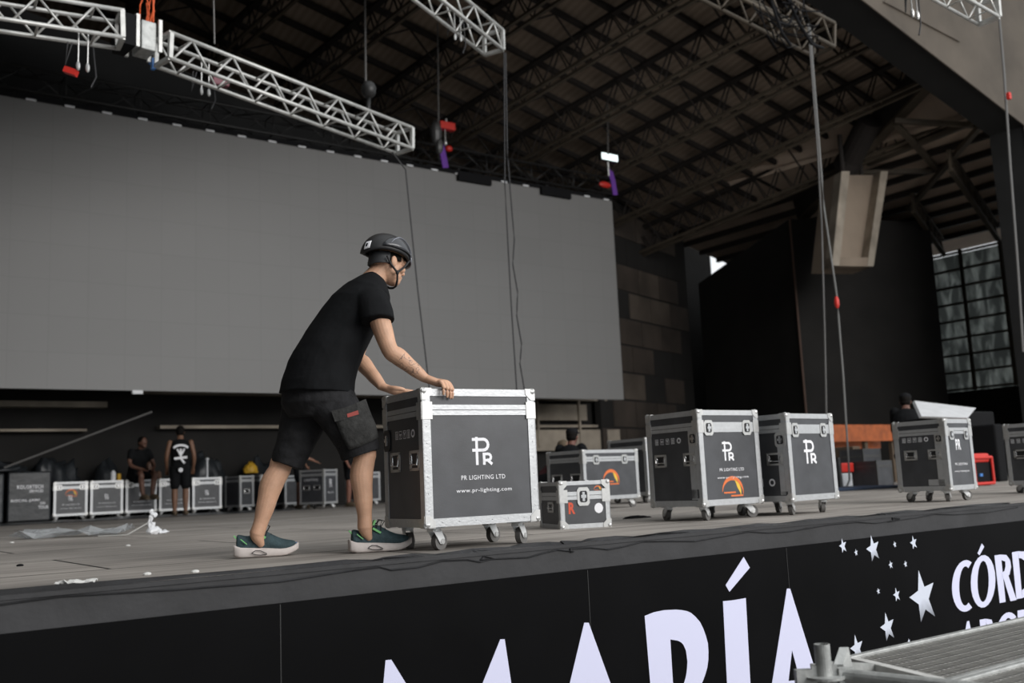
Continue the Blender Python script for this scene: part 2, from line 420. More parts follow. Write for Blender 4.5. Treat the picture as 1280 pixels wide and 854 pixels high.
# ================================================================== THE BUILDING
bm = bmesh.new(); bx(bm, (-10, 3.9, -0.12), (34, 26, 0)); struct('floor', bm, M['floor'], 'worn grey brown plank floor of the stage')
bm = bmesh.new(); bx(bm, (-30, -30, -1.62), (50, 30, -1.5)); struct('ground', bm, M['ground'], 'grey ground in front of the stage')
bm = bmesh.new(); bx(bm, (-5.95, 3.87, -0.128), (16, 3.899, -0.012)); bx(bm, (-5.95, 3.865, -0.014), (16, 3.9, 0.002))
struct('trim_1', bm, M['fascia'], 'black painted board along the front edge of the stage')

# roof: a sloping plane, its steel trusses and purlins
d1 = V((-0.1716, 0.9746, -0.1442)).normalized(); e_ = math.radians(-12.5); d2 = V((math.cos(e_), 0, math.sin(e_)))
nr = d2.cross(d1).normalized(); P0 = V((16.78, 12, 10.7))
def rp(a, b, h=0.0): return P0 + d1*a + d2*b + nr*h
bm = bmesh.new()
prism(bm, [rp(-1.0, -30, 1.25), rp(-1.0, 8.7, 1.25), rp(12.3, 8.7, 1.25), rp(14.5, -30, 1.25)], nr*0.1)
struct('ceiling', bm, M['roof'], 'brown corrugated sheet roof sloping down to the back')
k = 0
for b in [7.33, 5.27, 3.05, 0.97, -1.0, -3.05, -5.1, -7.15, -9.2, -11.25, -13.3, -15.4, -17.5, -19.6]:
    p0 = rp(-0.6, b)
    t = thing('roof_truss', f'painted steel roof truss under the roof sheets, {ORD[k]} from the wing on the right', 'roof truss', p0, 0, 'steel trusses under the main roof')
    for s in (-0.11, 0.11):
        bm = bmesh.new(); bar(bm, rp(-0.6, b+s), rp(11.5, b+s), 0.07, 0.08, nr); obj('bottom_chord', bm, M['rust'], t)
    bm = bmesh.new(); bar(bm, rp(-0.6, b, 0.95), rp(11.9, b, 0.95), 0.14, 0.10, nr); obj('top_chord', bm, M['darkrust'], t)
    bm = bmesh.new(); a = -0.5
    while a < 11.3:
        for s in (-0.1, 0.1):
            bar(bm, rp(a, b+s, 0), rp(a+0.44, b+s*0.5, 0.95), 0.03, 0.03, nr); bar(bm, rp(a+0.44, b+s*0.5, 0.95), rp(a+0.87, b+s, 0), 0.03, 0.03, nr)
        a += 0.87
    obj('web', bm, M['darkrust'], t); k += 1
for i in range(15):
    a = -0.06 + 0.87*i
    bm = bmesh.new(); bar(bm, rp(a, -23, 1.08), rp(a, 8.6, 1.08), 0.10, 0.14, nr)
    if i % 3 == 0:
        b = -19.6
        while b < 7:
            bar(bm, rp(a, b, 0.1), rp(a, b+1.04, 0.98), 0.035, 0.035, nr); bar(bm, rp(a, b+1.04, 0.98), rp(a, b+2.08, 0.1), 0.035, 0.035, nr); b += 2.08
    solo('roof_purlin', bm, M['darkrust'], f'dark steel purlin carrying the roof sheets, {ORD[i]} from the front', 'purlin', 'purlins under the main roof')

# wing roof right of the main roof
def wing(x, y, h=0.0): return V((x, y, 7.25 + (30-x)*0.225 + h))
bm = bmesh.new(); prism(bm, [wing(23.6, 12.1, 0.3), wing(31, 12.1, 0.3), wing(31, 24.4, 0.3), wing(22.4, 24.4, 0.3)], (0, 0, 0.08))
prism(bm, [(23.6, 12.1, 8.9), (22.4, 24.4, 9.1), (22.4, 24.4, 10.6), (23.6, 12.1, 11.2)], (.05, 0, 0)); struct('ceiling_wing', bm, M['wingroof'], 'beige brown roof sheets of the side wing')
for i in range(7):
    x = 24.6 + i*0.85
    bm = bmesh.new(); bar(bm, wing(x, 12.2, 0.2), wing(x, 24.3, 0.2), 0.12, 0.16)
    solo('wing_purlin', bm, M['purlin'], f'dark purlin under the side wing roof, {ORD[i]} from the main roof', 'purlin', 'purlins under the wing roof')
gP, gQ = at(1165, 104, 12.6), at(1000, 278, 18.6)
t = thing('edge_girder', 'dark deep girder running down left from the concrete beam to the beige pier', 'girder', gQ)
bm = bmesh.new(); bar(bm, gP+V((-.1, 0, .38)), gQ+V((-.1, 0, .38)), 0.12, 0.62); obj('girder_web', bm, M['darkrust'], t)
bm = bmesh.new(); bar(bm, gP, gQ, 0.30, 0.07); obj('girder_flange', bm, M['rust'], t)
def wbar(pts, name, label):
    bm = bmesh.new()
    for p, q in pts: bar(bm, p, q, 0.14, 0.12)
    solo(name, bm, M['rust'], label, 'brace', 'bracing under the wing roof')
A = [at(1120, 148, 15.0), at(1222, 157, 14.2), at(1120, 155, 15.0), at(1170, 212, 16.5), at(1072, 212, 18.0), at(1250, 130, 13.0), at(1060, 225, 18.5), at(1160, 217, 16.7)]
def wat(u, v, off=0.3):
    r = ray(u, v); k = (7.55-off-CAM.z+30*.225)/(r.z+.225*r.x); return CAM + r*k
wbar([(wat(1118, 151), wat(1222, 157))], 'roof_brace', 'horizontal steel brace under the wing roof, nearest the big beam')
wbar([(wat(1068, 216), wat(1165, 214))], 'roof_brace', 'horizontal steel brace under the wing roof, above the beige pier')
wbar([(wat(1120, 155), wat(1172, 212))], 'roof_brace', 'diagonal steel brace under the wing roof running down to the right')
wbar([(wat(1085, 205), wat(1218, 152))], 'roof_brace', 'diagonal steel brace under the wing roof running up to the right')
wbar([(wat(1225, 158, .45), wat(1135, 262, .45))], 'roof_brace', 'long light edged girder under the wing roof running down to the left')
for (p0, q0, lb) in (((1188, 212), (1248, 300), 'longer steel truss under the wing roof beside the dark column'), ((1142, 264), (1180, 318), 'shorter steel truss under the wing roof above the film covered wall')):
    p = wat(*p0, .95); q = wat(*q0, .95); up3 = V((0, 0, 0.5)); bm = bmesh.new()
    bar(bm, p, q, 0.12, 0.1); bar(bm, p+up3, q+up3, 0.1, 0.1)
    for j in range(8):
        a = p.lerp(q, j/8); c = p.lerp(q, (j+1)/8)
        bar(bm, a, a+up3, 0.05, 0.05); bar(bm, a+up3, c, 0.05, 0.05)
    solo('wing_truss', bm, M['rust'], lb, 'roof truss')

# proscenium: big sloping concrete beam and its jamb
bm = bmesh.new()
prism(bm, [(-12, 11.2, -1.5), (-12, 11.2, 26), (40, 11.2, 26), (40, 11.2, -1.5), (23.68, 11.2, -1.5), (23.68, 11.2, 8.30), (17.5, 11.2, 9.87), (14.6, 11.2, 10.6), (11, 11.2, 9.3), (8, 11.2, 8.3), (4, 11.2, 7.0), (1.2, 11.2, 6.3), (0.9, 11.2, -0.02), (-1, 11.2, -1.5)], (0, 0.03, 0))  # left slope and jamb are unseen, lowered to shade the screen's left
wf = struct('wall_front', bm, M['wallcon'], 'beige concrete wall over and beside the stage opening')
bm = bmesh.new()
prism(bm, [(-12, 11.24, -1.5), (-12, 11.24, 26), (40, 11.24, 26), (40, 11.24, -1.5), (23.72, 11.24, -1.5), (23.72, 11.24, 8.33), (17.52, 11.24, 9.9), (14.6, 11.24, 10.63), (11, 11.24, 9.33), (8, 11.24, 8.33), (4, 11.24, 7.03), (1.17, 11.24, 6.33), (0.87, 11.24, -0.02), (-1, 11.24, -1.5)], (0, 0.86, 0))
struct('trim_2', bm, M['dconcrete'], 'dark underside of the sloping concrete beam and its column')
for (u, v, du, dv, lb) in ((0, 0, 0, 0, ''),):
    bm = bmesh.new()      # raised rib on the front of the wall
    prism(bm, [at(1105, 2, 11.16), at(1200, 52, 11.16), at(1204, 46, 11.16), at(1115, -6, 11.16)], (0, 0.05, 0)); struct('trim_3', bm, M['wallcon'], 'raised rib cast in the beige wall')

# back, side and tower walls
bm = bmesh.new(); bx(bm, (-10, 25.8, 0), (28.45, 26, 13)); bx(bm, (28.45, 25.8, 0), (30.1, 26, 7.55)); bx(bm, (30.1, 25.8, 0), (34, 26, 13)); struct('wall_back', bm, M['drape'])
bm = bmesh.new(); bx(bm, (-6.2, -13, -1.5), (-6, 11.2, 20)); bx(bm, (-10.2, 12.1, -1.5), (-10, 26, 20)); struct('wall_left_blocker', bm, M['drape'])  # front length is unseen, added to keep light off left-hand faces
# angled panelled wall, boards as rows of panels
pa = V((12.0, 19.9+1.4, 0)); pb = V((25.6, 25.3, 0)); pa = V((20.2, 22.3, 0)) - V((0.947, 0.32, 0))*1.2; pb = V((20.2, 22.3, 0)) + V((0.947, 0.32, 0))*5.2
dirw = (pb-pa).normalized(); nw = V((dirw.y, -dirw.x, 0))
bm = bmesh.new(); prism(bm, [pa, pb, pb+V((0, 0, 9)), pa+V((0, 0, 9))], -nw*0.2); struct('wall_rear_angled', bm, M['drape'], 'dark panelled wall behind the right end of the screen')
rr = random.Random(3); bmA = bmesh.new(); bmB = bmesh.new(); bmC = bmesh.new(); Lw = (pb-pa).length
z = 1.0; row = 0
while z < 8.6:
    s = 0.0 + (row % 2)*0.7
    while s < Lw-1.4:
        tgt = rr.choice([bmA, bmB, bmB, bmC]) if row else bmB
        p = pa + dirw*(s+0.02) + nw*(0.03 if tgt is not bmC else 0.012); q = pa + dirw*(s+1.38) + nw*(0.03 if tgt is not bmC else 0.012)
        prism(tgt, [p+V((0, 0, z+0.03)), q+V((0, 0, z+0.03)), q+V((0, 0, z+0.82)), p+V((0, 0, z+0.82))], -nw*0.03)
        s += 1.4
    z += 0.85; row += 1
for nme, b_, mm in (('trim_4', bmA, 'wallpan2'), ('trim_5', bmB, 'wallpan'), ('trim_6', bmC, 'drape')): struct(nme, b_, M[mm], 'rows of dark panels on the angled wall')
# dark tower of drapes (irregular quadrilateral plan), with a slit of daylight above its back
bm = bmesh.new()
foot = [(25.0, 23.3), (23.3, 18.0), (27.1, 15.9), (29.9, 20.5)]; tops = [6.85, 7.62, 7.5, 7.7]
b0 = [bm.verts.new((x, y, 0)) for x, y in foot]; b1 = [bm.verts.new((x, y, z)) for (x, y), z in zip(foot, tops)]
bm.faces.new(b0); bm.faces.new(b1)
for i in range(4): bm.faces.new((b0[i], b0[(i+1) % 4], b1[(i+1) % 4], b1[i]))
solo('draped_tower', bm, M['drape'], 'tall block draped in black cloth at the right rear', 'drape')
bm = bmesh.new(); tube(bm, (23.27, 17.95, 0.0), (23.27, 17.95, 7.6), 0.03); solo('rusty_pipe', bm, mat('rusty_pipe', (0.10, 0.06, 0.045), 0.7), 'thin rusty pipe up the corner of the black draped block', 'pipe')
# film-covered right wall
bm = bmesh.new(); bx(bm, (30, 14.5, -1.5), (30.2, 26, 2.6)); bx(bm, (30, 23, 2.6), (30.2, 26, 7.0)); struct('wall_right', bm, M['drape'])
bm = bmesh.new(); bm.faces.new([bm.verts.new(p) for p in ((30.1, 14.5, 2.6), (30.1, 23, 2.6), (30.1, 23, 7.0), (30.1, 14.5, 7.0))]); struct('trim_7', bm, M['film'], 'insulation under wrinkled clear film')
bm = bmesh.new()
for i in range(9): bx(bm, (29.9, 14.5, 2.64+i*0.545), (30.05, 22, 2.70+i*0.545))
struct('trim_8', bm, M['rust'], 'horizontal rails across the film covered wall')
bm = bmesh.new()
for y in (17.8, 16.6, 15.3): bx(bm, (29.82, y-0.05, 2.6), (29.9, y+0.05, 7.1))
struct('trim_9', bm, M['rust'], 'uprights on the film covered wall')
# beige concrete pier hanging in front of the tower
def quadprism(bm, T, B):
    a = [bm.verts.new(p) for p in T]; b = [bm.verts.new(p) for p in B]
    bm.faces.new(a); bm.faces.new(b[::-1])
    for i in range(4): bm.faces.new((a[i], a[(i+1) % 4], b[(i+1) % 4], b[i]))
dv = V((0.35, 0.9, 0))
T = [at(1052, 214, 15), at(1110, 214, 15)]; B = [at(1040, 332, 15), at(1092, 333, 15)]
t = thing('hanging_pier', 'beige concrete pier hanging from the roof before the black draped block', 'pier', (T[0]+T[1])/2)
bm = bmesh.new(); quadprism(bm, [T[0]+dv*0.35, T[1]+dv*0.35, T[1]+dv, T[0]+dv], [B[0]+dv*0.35, B[1]+dv*0.35, B[1]+dv, B[0]+dv]); obj('pier_core', bm, M['concrete'], t)
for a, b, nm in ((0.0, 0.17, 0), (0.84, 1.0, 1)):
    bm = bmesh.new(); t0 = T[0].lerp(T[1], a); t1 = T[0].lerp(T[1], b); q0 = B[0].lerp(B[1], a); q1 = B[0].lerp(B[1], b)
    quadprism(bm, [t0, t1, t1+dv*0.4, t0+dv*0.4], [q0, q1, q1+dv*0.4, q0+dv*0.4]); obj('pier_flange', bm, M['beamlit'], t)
bm = bmesh.new(); quadprism(bm, [B[0].lerp(T[0], 0.09)+dv*.02, B[1].lerp(T[1], 0.09)+dv*.02, B[1].lerp(T[1], 0.09)+dv*.5, B[0].lerp(T[0], 0.09)+dv*.5], [B[0]+dv*.02, B[1]+dv*.02, B[1]+dv*.5, B[0]+dv*.5]); obj('pier_foot', bm, M['concrete'], t)
for f_ in (.3, .7):
    bm = bmesh.new(); p_ = T[0].lerp(T[1], f_)+dv*.6; tube(bm, p_-V((0, 0, .1)), p_+V((0, 0, 1.2)), .06); obj('hanger', bm, M['darkrust'], t)
bm = bmesh.new(); tube(bm, at(1062, 200, 15.6), at(1088, 150, 14.6), 0.33, 16); tube(bm, at(1062, 200, 15.6), at(1056, 211, 15.8), 0.36, 16)
solo('roof_duct', bm, M['darkrust'], 'short dark round duct under the roof above the beige pier', 'duct')

# ribs of the back wall seen under the screen
bm = bmesh.new()
for (z0, z1, x0, x1) in ((2.30, 2.42, -4, 5.4), (1.80, 1.85, -4, 5.0), (2.62, 2.74, 6.0, 19.4), (2.05, 2.50, 15.2, 18.6), (1.85, 1.92, 6.5, 19.0)):
    bx(bm, (x0, 22.0, z0), (x1, 22.3, z1))
struct('trim_10', bm, M['beamlit'], 'ribs low on the rear wall under the screen, coloured pale as if lit')
bm = bmesh.new(); bx(bm, (-9, 22.3, 0), (20.0, 22.45, 7.5)); struct('wall_rear', bm, M['drape'], 'black rear wall behind the screen')
bm = bmesh.new()
for i in range(3): bx(bm, (15.25+i*1.5, 21.93, 1.3), (15.31+i*1.5, 22.0, 2.6))
bx(bm, (15.2, 21.97, 1.2), (19.8, 22.0, 1.78))
struct('trim_11', bm, M['beamlit'], 'brown panels with uprights under the right end of the screen')

# ================================================================== LED SCREEN AND ITS TRUSS
SY = 20.0
t = thing('led_screen', 'huge blank grey video screen hanging over the back of the stage', 'screen', (8, SY, 2.45))
bm = bmesh.new(); bx(bm, (-4.5, SY, 2.45), (18.24, SY+0.12, 8.0)); obj('screen_face', bm, M['screen'], t)
bm = bmesh.new(); bx(bm, (-4.4, SY+0.12, 2.5), (18.2, SY+0.2, 7.95)); obj('rear_frame', bm, M['blackm'], t)
bm = bmesh.new(); bx(bm, (-4.5, SY-0.02, 8.0), (18.24, SY+0.2, 8.10)); obj('hanging_bar', bm, M['black'], t)
x = 18.0
while x > 2.2:
    bm = bmesh.new(); bx(bm, (x-0.09, SY-0.05, 7.98), (x+0.09, SY-0.02, 8.02)); obj('clip', bm, M['whitep'], t); x -= 0.694
for x0 in (13.1, 15.7):
    bm = bmesh.new(); bx(bm, (x0, SY-0.1, 7.83), (x0+1.0, SY, 8.03)); obj('control_box', bm, M['black'], t)
bm = bmesh.new(); bx(bm, (5.35, SY-0.08, 2.38), (5.55, SY, 2.45)); obj('connector', bm, M['whitep'], t)

def box_truss(name, label, p, q, s, mchord, mweb, rc=0.025, rw=0.012, pitch=None, ends=True, sx=None, group=None, kind=0):
    p = V(p); q = V(q); d = (q-p).normalized(); a, b = frame(d); sx = sx or s
    L = (q-p).length; n = max(1, round(L/(pitch or s))); t = thing(name, label, 'truss', (p+q)/2, 0, group)
    C4 = [(-1, -1), (1, -1), (1, 1), (-1, 1)]
    def pt(x, c): return p + d*x + b*(c[0]*sx/2) + a*(c[1]*s/2)
    for c in C4:
        bm = bmesh.new(); tube(bm, pt(0, c), pt(L, c), rc, 8); obj('chord', bm, mchord, t, smooth=True)
    for i in range(4):
        c0, c1 = C4[i], C4[(i+1) % 4]; bm = bmesh.new(); st = L/n
        for j in range(n):
            m = (j+0.5)*st
            if i in (1, 3) or kind:
                tube(bm, pt(j*st+st*.06, c0), pt(m, c1), rw, 6); tube(bm, pt(m, c1), pt((j+1)*st-st*.06, c0), rw, 6)
                if kind and j % kind == 0: tube(bm, pt(j*st, c0), pt(j*st, c1), rw, 6)
            else:
                tube(bm, pt(m, c0), pt(m, c1), rw, 6)
        obj('web', bm, mweb, t, smooth=True)
    if ends:
        for x in (0.0, L):
            bm = bmesh.new()
            for i in range(4): bar(bm, pt(x, C4[i]), pt(x, C4[(i+1) % 4]), 0.045, 0.045, d)
            obj('end_frame', bm, mchord, t)
    return t
box_truss('screen_truss', 'long black truss along the top of the video screen', (-4.5, SY+0.22, 8.42), (18.3, SY+0.22, 8.42), 0.46, M['dtruss'], M['dtruss'], 0.03, 0.014, 1.388, kind=1)

# bright aluminium trusses near the front: two lengths meeting in a corner block, one over, one far right
def hdir(az): return V((math.sin(math.radians(az)), math.cos(math.radians(az)), 0))
c0 = atd(506, 176, 13.4)           # middle of the free end
dA = hdir(73)
c1 = c0 - dA*4.35                  # corner end of the right length
# slope the right length to meet the corner block
cc = atd(178, 48, 10.6)
box_truss('lighting_truss', 'bright aluminium box truss hanging before the screen, right length with a free end', atd(204, 62, 10.7), c0, 0.29, M['truss'], M['truss'], 0.024, 0.013, 0.55, sx=0.29)
box_truss('lighting_truss', 'bright aluminium box truss at top left, running out of the picture', atd(-150, -10, 9.2), atd(150, 37, 10.3), 0.29, M['truss'], M['truss'], 0.024, 0.013, 0.55)
t = thing('corner_block', 'aluminium corner block joining the two bright trusses', 'truss corner', cc)
bm = bmesh.new()
a_, b_ = frame(hdir(84)); hd = hdir(84)
for sy in (-1, 1):
    for sx in (-1, 1):
        for sz in (-1, 1): pass
Rm = Matrix((( hd.x, b_.x, 0), (hd.y, b_.y, 0), (0, 0, 1)))
def cb(bm, lo, hi, bevel=0.0):
    bx(bm, lo, hi, Matrix.Translation(cc) @ Rm.to_4x4(), bevel)
cb(bm, (-.06, -.13, -.17), (.10, .13, .15), 0.01); obj('block_plate', bm, M['galv'], t)
bm = bmesh.new()
for sx in (-.11, .13):
    for sy in (-.15, .15):
        cb(bm, (sx-.018, sy-.018, -.18), (sx+.018, sy+.018, .18))
obj('block_post', bm, M['truss'], t)
bm = bmesh.new(); cb(bm, (-.26, -.16, -.18), (-.13, .16, .16)); obj('black_wrap', bm, M['black'], t)
bm = bmesh.new(); cb(bm, (.15, -.15, -.26), (.19, -.1, -.14)); cb(bm, (.14, -.18, -.19), (.26, -.15, -.17)); obj('blue_tape', bm, M['blue'], t)
bm = bmesh.new()
rr = random.Random(5)
for i in range(9):
    p = cc + V((rr.uniform(-.08, .1), rr.uniform(-.1, .1), .16)); q = p + V((rr.uniform(-.06, .06), rr.uniform(-.05, .05), .30))
    pathtube(bm, [p, p.lerp(q, .5)+V((rr.uniform(-.04, .04), 0, 0)), q], 0.008)
solo('orange_slings', bm, mat('orange_sling', (0.65, 0.10, 0.02), 0.6), 'tangle of orange slings above the corner of the bright trusses', 'slings')

box_truss('lighting_truss', 'short bright aluminium truss entering from the top edge of the view', atd(480, -58, 11.4), atd(617, 53, 13.6), 0.29, M['truss'], M['truss'], 0.024, 0.013, 0.5)
box_truss('lighting_truss', 'aluminium truss end at the top right before the concrete wall', atd(1120, -52, 9.6), atd(1235, 14, 10.6), 0.22, M['truss'], M['truss'], 0.018, 0.010, 0.45)
box_truss('rigging_truss', 'dull grey truss high under the roof left of the concrete beam', atd(820, -60, 15.5), atd(1030, 50, 17.5), 0.45, M['rust'], M['rust'], 0.035, 0.02, 0.6)
# dark bundle of rigging under the roof
bm = bmesh.new(); rr = random.Random(11)
for i in range(26):
    p = atd(rr.uniform(940, 1010), rr.uniform(-20, 45), rr.uniform(14.5, 15.5)); q = atd(rr.uniform(960, 1030), rr.uniform(0, 62), rr.uniform(14.5, 15.5))
    pathtube(bm, [p, p.lerp(q, .5)+V((0, 0, -.15)), q], rr.choice([.008, .012, .022]))
solo('cable_bundle', bm, M['black'], 'dark tangle of cables gathered under the roof by the concrete beam', 'cables')

# hanging cables, wires and hoists
YT1 = c0.y; YT2 = atd(617, 53, 13.6).y
def hang(name, label, pts, Y, r, m, cat='cable'):
    bm = bmesh.new(); P = [at(u, v, Y) for u, v in pts]
    Q = []
    for a, b in zip(P, P[1:]):
        Q += [a.lerp(b, k/4) for k in range(4)]
    pathtube(bm, Q+[P[-1]], r); return solo(name, bm, m, label, cat)
hang('hanging_cable', 'black cable hanging down the screen beside the helmet', [(490, 190), (507, 212), (512, 262), (522, 360), (535, 471), (537, 488)], YT1, 0.011, M['cable'])
hang('hanging_cable', 'straight dark cable hanging down the right half of the screen', [(630, 66), (631, 230), (639, 380), (646, 489)], YT2, 0.010, M['cable'])
hang('hanging_cable', 'wavy dark cable beside the straight one on the screen', [(632, 66), (634, 190), (638, 240), (643, 300), (641, 330), (647, 365), (646, 395), (652, 430), (650, 455), (656, 490)], YT2, 0.010, M['cable'])
hang('hanging_rope', 'pale rope hanging from the roof down to the stage, the right one of a pair', [(1012, 30), (1020, 130), (1030, 260), (1046, 370), (1054, 470), (1062, 600), (1056, 614)], 9.5, 0.015, M['rope'], 'rope')
hang('hanging_rope', 'thinner rope hanging left of the pale rope', [(1010, 30), (1022, 190), (1027, 280), (1031, 420), (1033, 520)], 9.6, 0.013, M['wire'], 'rope')
hang('hanging_cable', 'dark cable hanging from the truss end at the far right', [(1249, 22), (1255, 90), (1263, 210), (1272, 330), (1279, 440)], 8.0, 0.02, M['wire'])
bm = bmesh.new(); p = at(1046, 378, 9.45); ell(bm, p, (.04, .04, .10)); solo('red_ribbon', bm, M['red'], 'small red ribbon tied on the pale hanging rope', 'ribbon')
bm = bmesh.new(); p = at(1261, 120, 7.9); bx(bm, p-V((.035, .03, .06)), p+V((.035, .03, .06)), None, .01); solo('red_clamp', bm, M['red'], 'small red clamp on the dark cable at the far right', 'clamp')
for (u, v0, v1, lb) in ((456, 0, 104, 'left of the three steel wires holding rigging over the screen'), (547, 30, 152, 'middle of the three steel wires holding rigging over the screen'), (759, 108, 193, 'right of the three steel wires holding rigging over the screen')):
    hang('hoist_wire', 'thin ' + lb, [(u, v0), (u+1, v1)], SY-1 if u > 500 else 15, 0.022, M['wire'], 'wire')
hang('hoist_wire', 'thin steel wire above the bright truss near the left', [(267, 0), (268, 55)], 12, 0.012, M['wire'], 'wire')

def hoist(label, c, s, body, extra=None):
    t = thing('chain_hoist', label, 'hoist', c)
    bm = bmesh.new(); bx(bm, c+V((-.5*s, -.2*s, -.22*s)), c+V((.5*s, .2*s, .22*s)), None, .05*s); obj('motor_body', bm, body, t)
    bm = bmesh.new(); tube(bm, c+V((0, 0, .2*s)), c+V((0, 0, .45*s)), .06*s); tube(bm, c+V((-.1*s, 0, -.2*s)), c+V((-.1*s, 0, -.9*s)), .03*s); ell(bm, c+V((-.1*s, 0, -1.0*s)), (.1*s, .1*s, .16*s), 10, 8)
    obj('hook', bm, M['zinc'], t)
    if extra: extra(t)
    return t
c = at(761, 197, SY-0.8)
t = thing('white_glow_box', 'small white box with an added glow above the right end of the screen', 'glowbox', c)  # white box among the rigging, its glow added
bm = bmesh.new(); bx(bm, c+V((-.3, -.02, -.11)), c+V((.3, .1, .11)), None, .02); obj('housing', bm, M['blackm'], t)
bm = bmesh.new(); bx(bm, c+V((-.28, -.06, -.09)), c+V((.28, -.02, .09)), None, .015); obj('glow_panel', bm, M['glowbox'], t)
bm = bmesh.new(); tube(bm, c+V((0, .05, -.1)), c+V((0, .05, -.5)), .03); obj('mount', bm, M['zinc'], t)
hoist('small red and grey chain hoist over the middle of the screen', at(558, 158, SY-0.8), .42, M['red'])
c = at(545, 165, SY-.8); bm = bmesh.new(); ell(bm, c, (.14, .14, .3), 10, 8); ell(bm, c+V((.05, -.05, -.35)), (.1, .1, .2), 8, 6); solo('chain_bag', bm, mat('grey_chain', (0.12, 0.12, 0.12), 0.5, 0.6), 'grey bunch of chain hanging beside the red hoist', 'chain')
def sling(lb, pts):
    bm = bmesh.new(); P = [at(u, v, SY-.05) for u, v in pts]
    for a, b in zip(P, P[1:]): bar(bm, a, b, .17, .03, V((0, 1, 0)))
    solo('sling', bm, M['purple'], lb, 'sling')
sling('purple lifting sling round the screen truss under the red hoist', [(551, 181), (554, 195), (557, 210)])
sling('purple lifting sling round the right end of the screen truss', [(762, 212), (766, 226), (769, 244)])
c = at(756, 231, SY-.08); bm = bmesh.new(); ell(bm, c, (.22, .08, .09), 10, 8); solo('shackle_cover', bm, M['red'], 'red cover on the right end of the screen truss', 'cover')
c = at(561, 186, SY-.08); bm = bmesh.new(); ell(bm, c, (.1, .08, .08), 10, 8); solo('shackle', bm, M['red'], 'tiny red shackle on the screen truss beside the purple sling', 'shackle')
# ball hoists and spare hooks on the bright truss
c = atd(461, 112, 13.0); bm = bmesh.new(); ell(bm, c, (.1, .1, .12), 14, 10); tube(bm, c-V((0, 0, .1)), c-V((.03, 0, .4)), .03); solo('round_hoist', bm, M['blackm'], 'round black hoist above the right end of the bright truss', 'hoist', smooth=True)
def hooks(lb, u, v, d, red=True):
    c = atd(u, v, d); t = thing('rigging_hooks', lb, 'hooks', c)
    for s in (-.04, .05):
        bm = bmesh.new(); tube(bm, c+V((s, 0, .36)), c+V((s, 0, 0)), .007, 6); ell(bm, c+V((s, 0, -.03)), (.022, .02, .05), 8, 6); obj('hook', bm, M['zinc'], t)
    bm = bmesh.new(); pathtube(bm, [c+V((-.14, 0, .2)), c+V((-.16, 0, -.05)), c+V((-.1, 0, .2))], .008); pathtube(bm, [c+V((.1, 0, .2)), c+V((.14, .03, -.1)), c+V((.09, .03, -.22))], .008); obj('loose_cable', bm, M['cable'], t)
    return c
c = hooks('silver hooks and loose cables hanging below the top left truss', 103, 80, 10.0)
bm = bmesh.new(); bar(bm, atd(81, 87, 10), atd(96, 92, 10), .07, .06); solo('red_handset', bm, M['red'], 'small red handset hanging below the top left truss', 'handset')
hooks('silver hooks under the middle of the bright truss', 256, 112, 12)
c = atd(275, 103, 12); bm = bmesh.new(); bx(bm, c-V((.1, .05, .05)), c+V((.1, .05, .05)), None, .01); solo('maroon_box', bm, mat('maroon_paint', (0.16, 0.04, 0.06), 0.5), 'small maroon control box on the bright truss', 'box')
hooks('silver hooks below the short top truss', 572, 44, 13)
hooks('silver hooks hanging before the concrete beam at top right', 1143, 14, 10)

# ================================================================== STAGE FRONT BANNER
BY = 3.865
t = thing('stage_banner', 'black vinyl banner with giant white letters and stars on the stage front', 'banner', (4, BY, -1.5))
bm = bmesh.new(); bx(bm, (-5.95, BY-0.004, -1.49), (16, BY, -0.125)); obj('banner_sheet', bm, M['banner'], t)
seam_m = mat('banner_seam', (0.014, 0.014, 0.014), 0.5)
for u, v in ((735, 740), (350, 780), (983, 700)):
    bm = bmesh.new(); x = at(u, v, BY).x; bx(bm, (x-.002, BY-.0055, -1.4), (x+.002, BY-.004, -.13)); obj('banner_seam', bm, seam_m, t)
def bl(u, v): p = at(u, v, BY-0.0065); return V((p.x, BY-0.0065, p.z))
def bpoly(name, polys, m=None):
    bm = bmesh.new()
    for pts in polys: prism(bm, [bl(*p) for p in pts], (0, 0.002, 0))
    return obj(name, bm, m or M['letter'], t)
Z6 = lambda x, y: (440+x/3.048, 650+y/3.048)
Z7 = lambda x, y: (850+x/2.977, 650+y/2.977)
BOT = 905
def down(p, q, y=BOT): return (p[0]+(q[0]-p[0])*(y-p[1])/(q[1]-p[1]), y)
a, b = Z6(128, 535), Z6(150, 533); c_, d_ = Z6(565, 455), Z6(582, 455)
lo = down(a, Z6(120, 622)); ri = down(b, Z6(205, 622)); l2 = down(c_, Z6(498, 622)); r2 = down(d_, Z6(607, 622))
bpoly('letter', [[a, b, ri, lo], [c_, d_, r2, l2]])
a, b = Z6(885, 392), Z6(902, 392); bpoly('letter', [[a, b, down(b, Z6(985, 622)), down(a, Z6(830, 622))]])
sl_ = down(Z6(1117, 367), Z6(1137, 622)); sr = down(Z6(1213, 458), Z6(1222, 606))
top = [Z6(1115, 366), Z6(1150, 352), Z6(1190, 344), Z6(1235, 342), Z7(20, 337), Z7(45, 348), Z7(72, 375), Z7(92, 415), Z7(104, 460), Z7(107, 510), Z7(101, 555), Z7(88, 595), Z7(70, 630), Z7(50, 650)]
inn = [Z7(0, 632), Z7(14, 612), Z7(24, 575), Z7(28, 530), Z7(22, 485), Z7(10, 460), Z7(-6, 450), Z6(1213, 456)]
bm = bmesh.new()
def tri_strip(bm, outer, inner):
    pass
outer = [bl(*p) for p in top]; inner = [bl(*p) for p in inn]
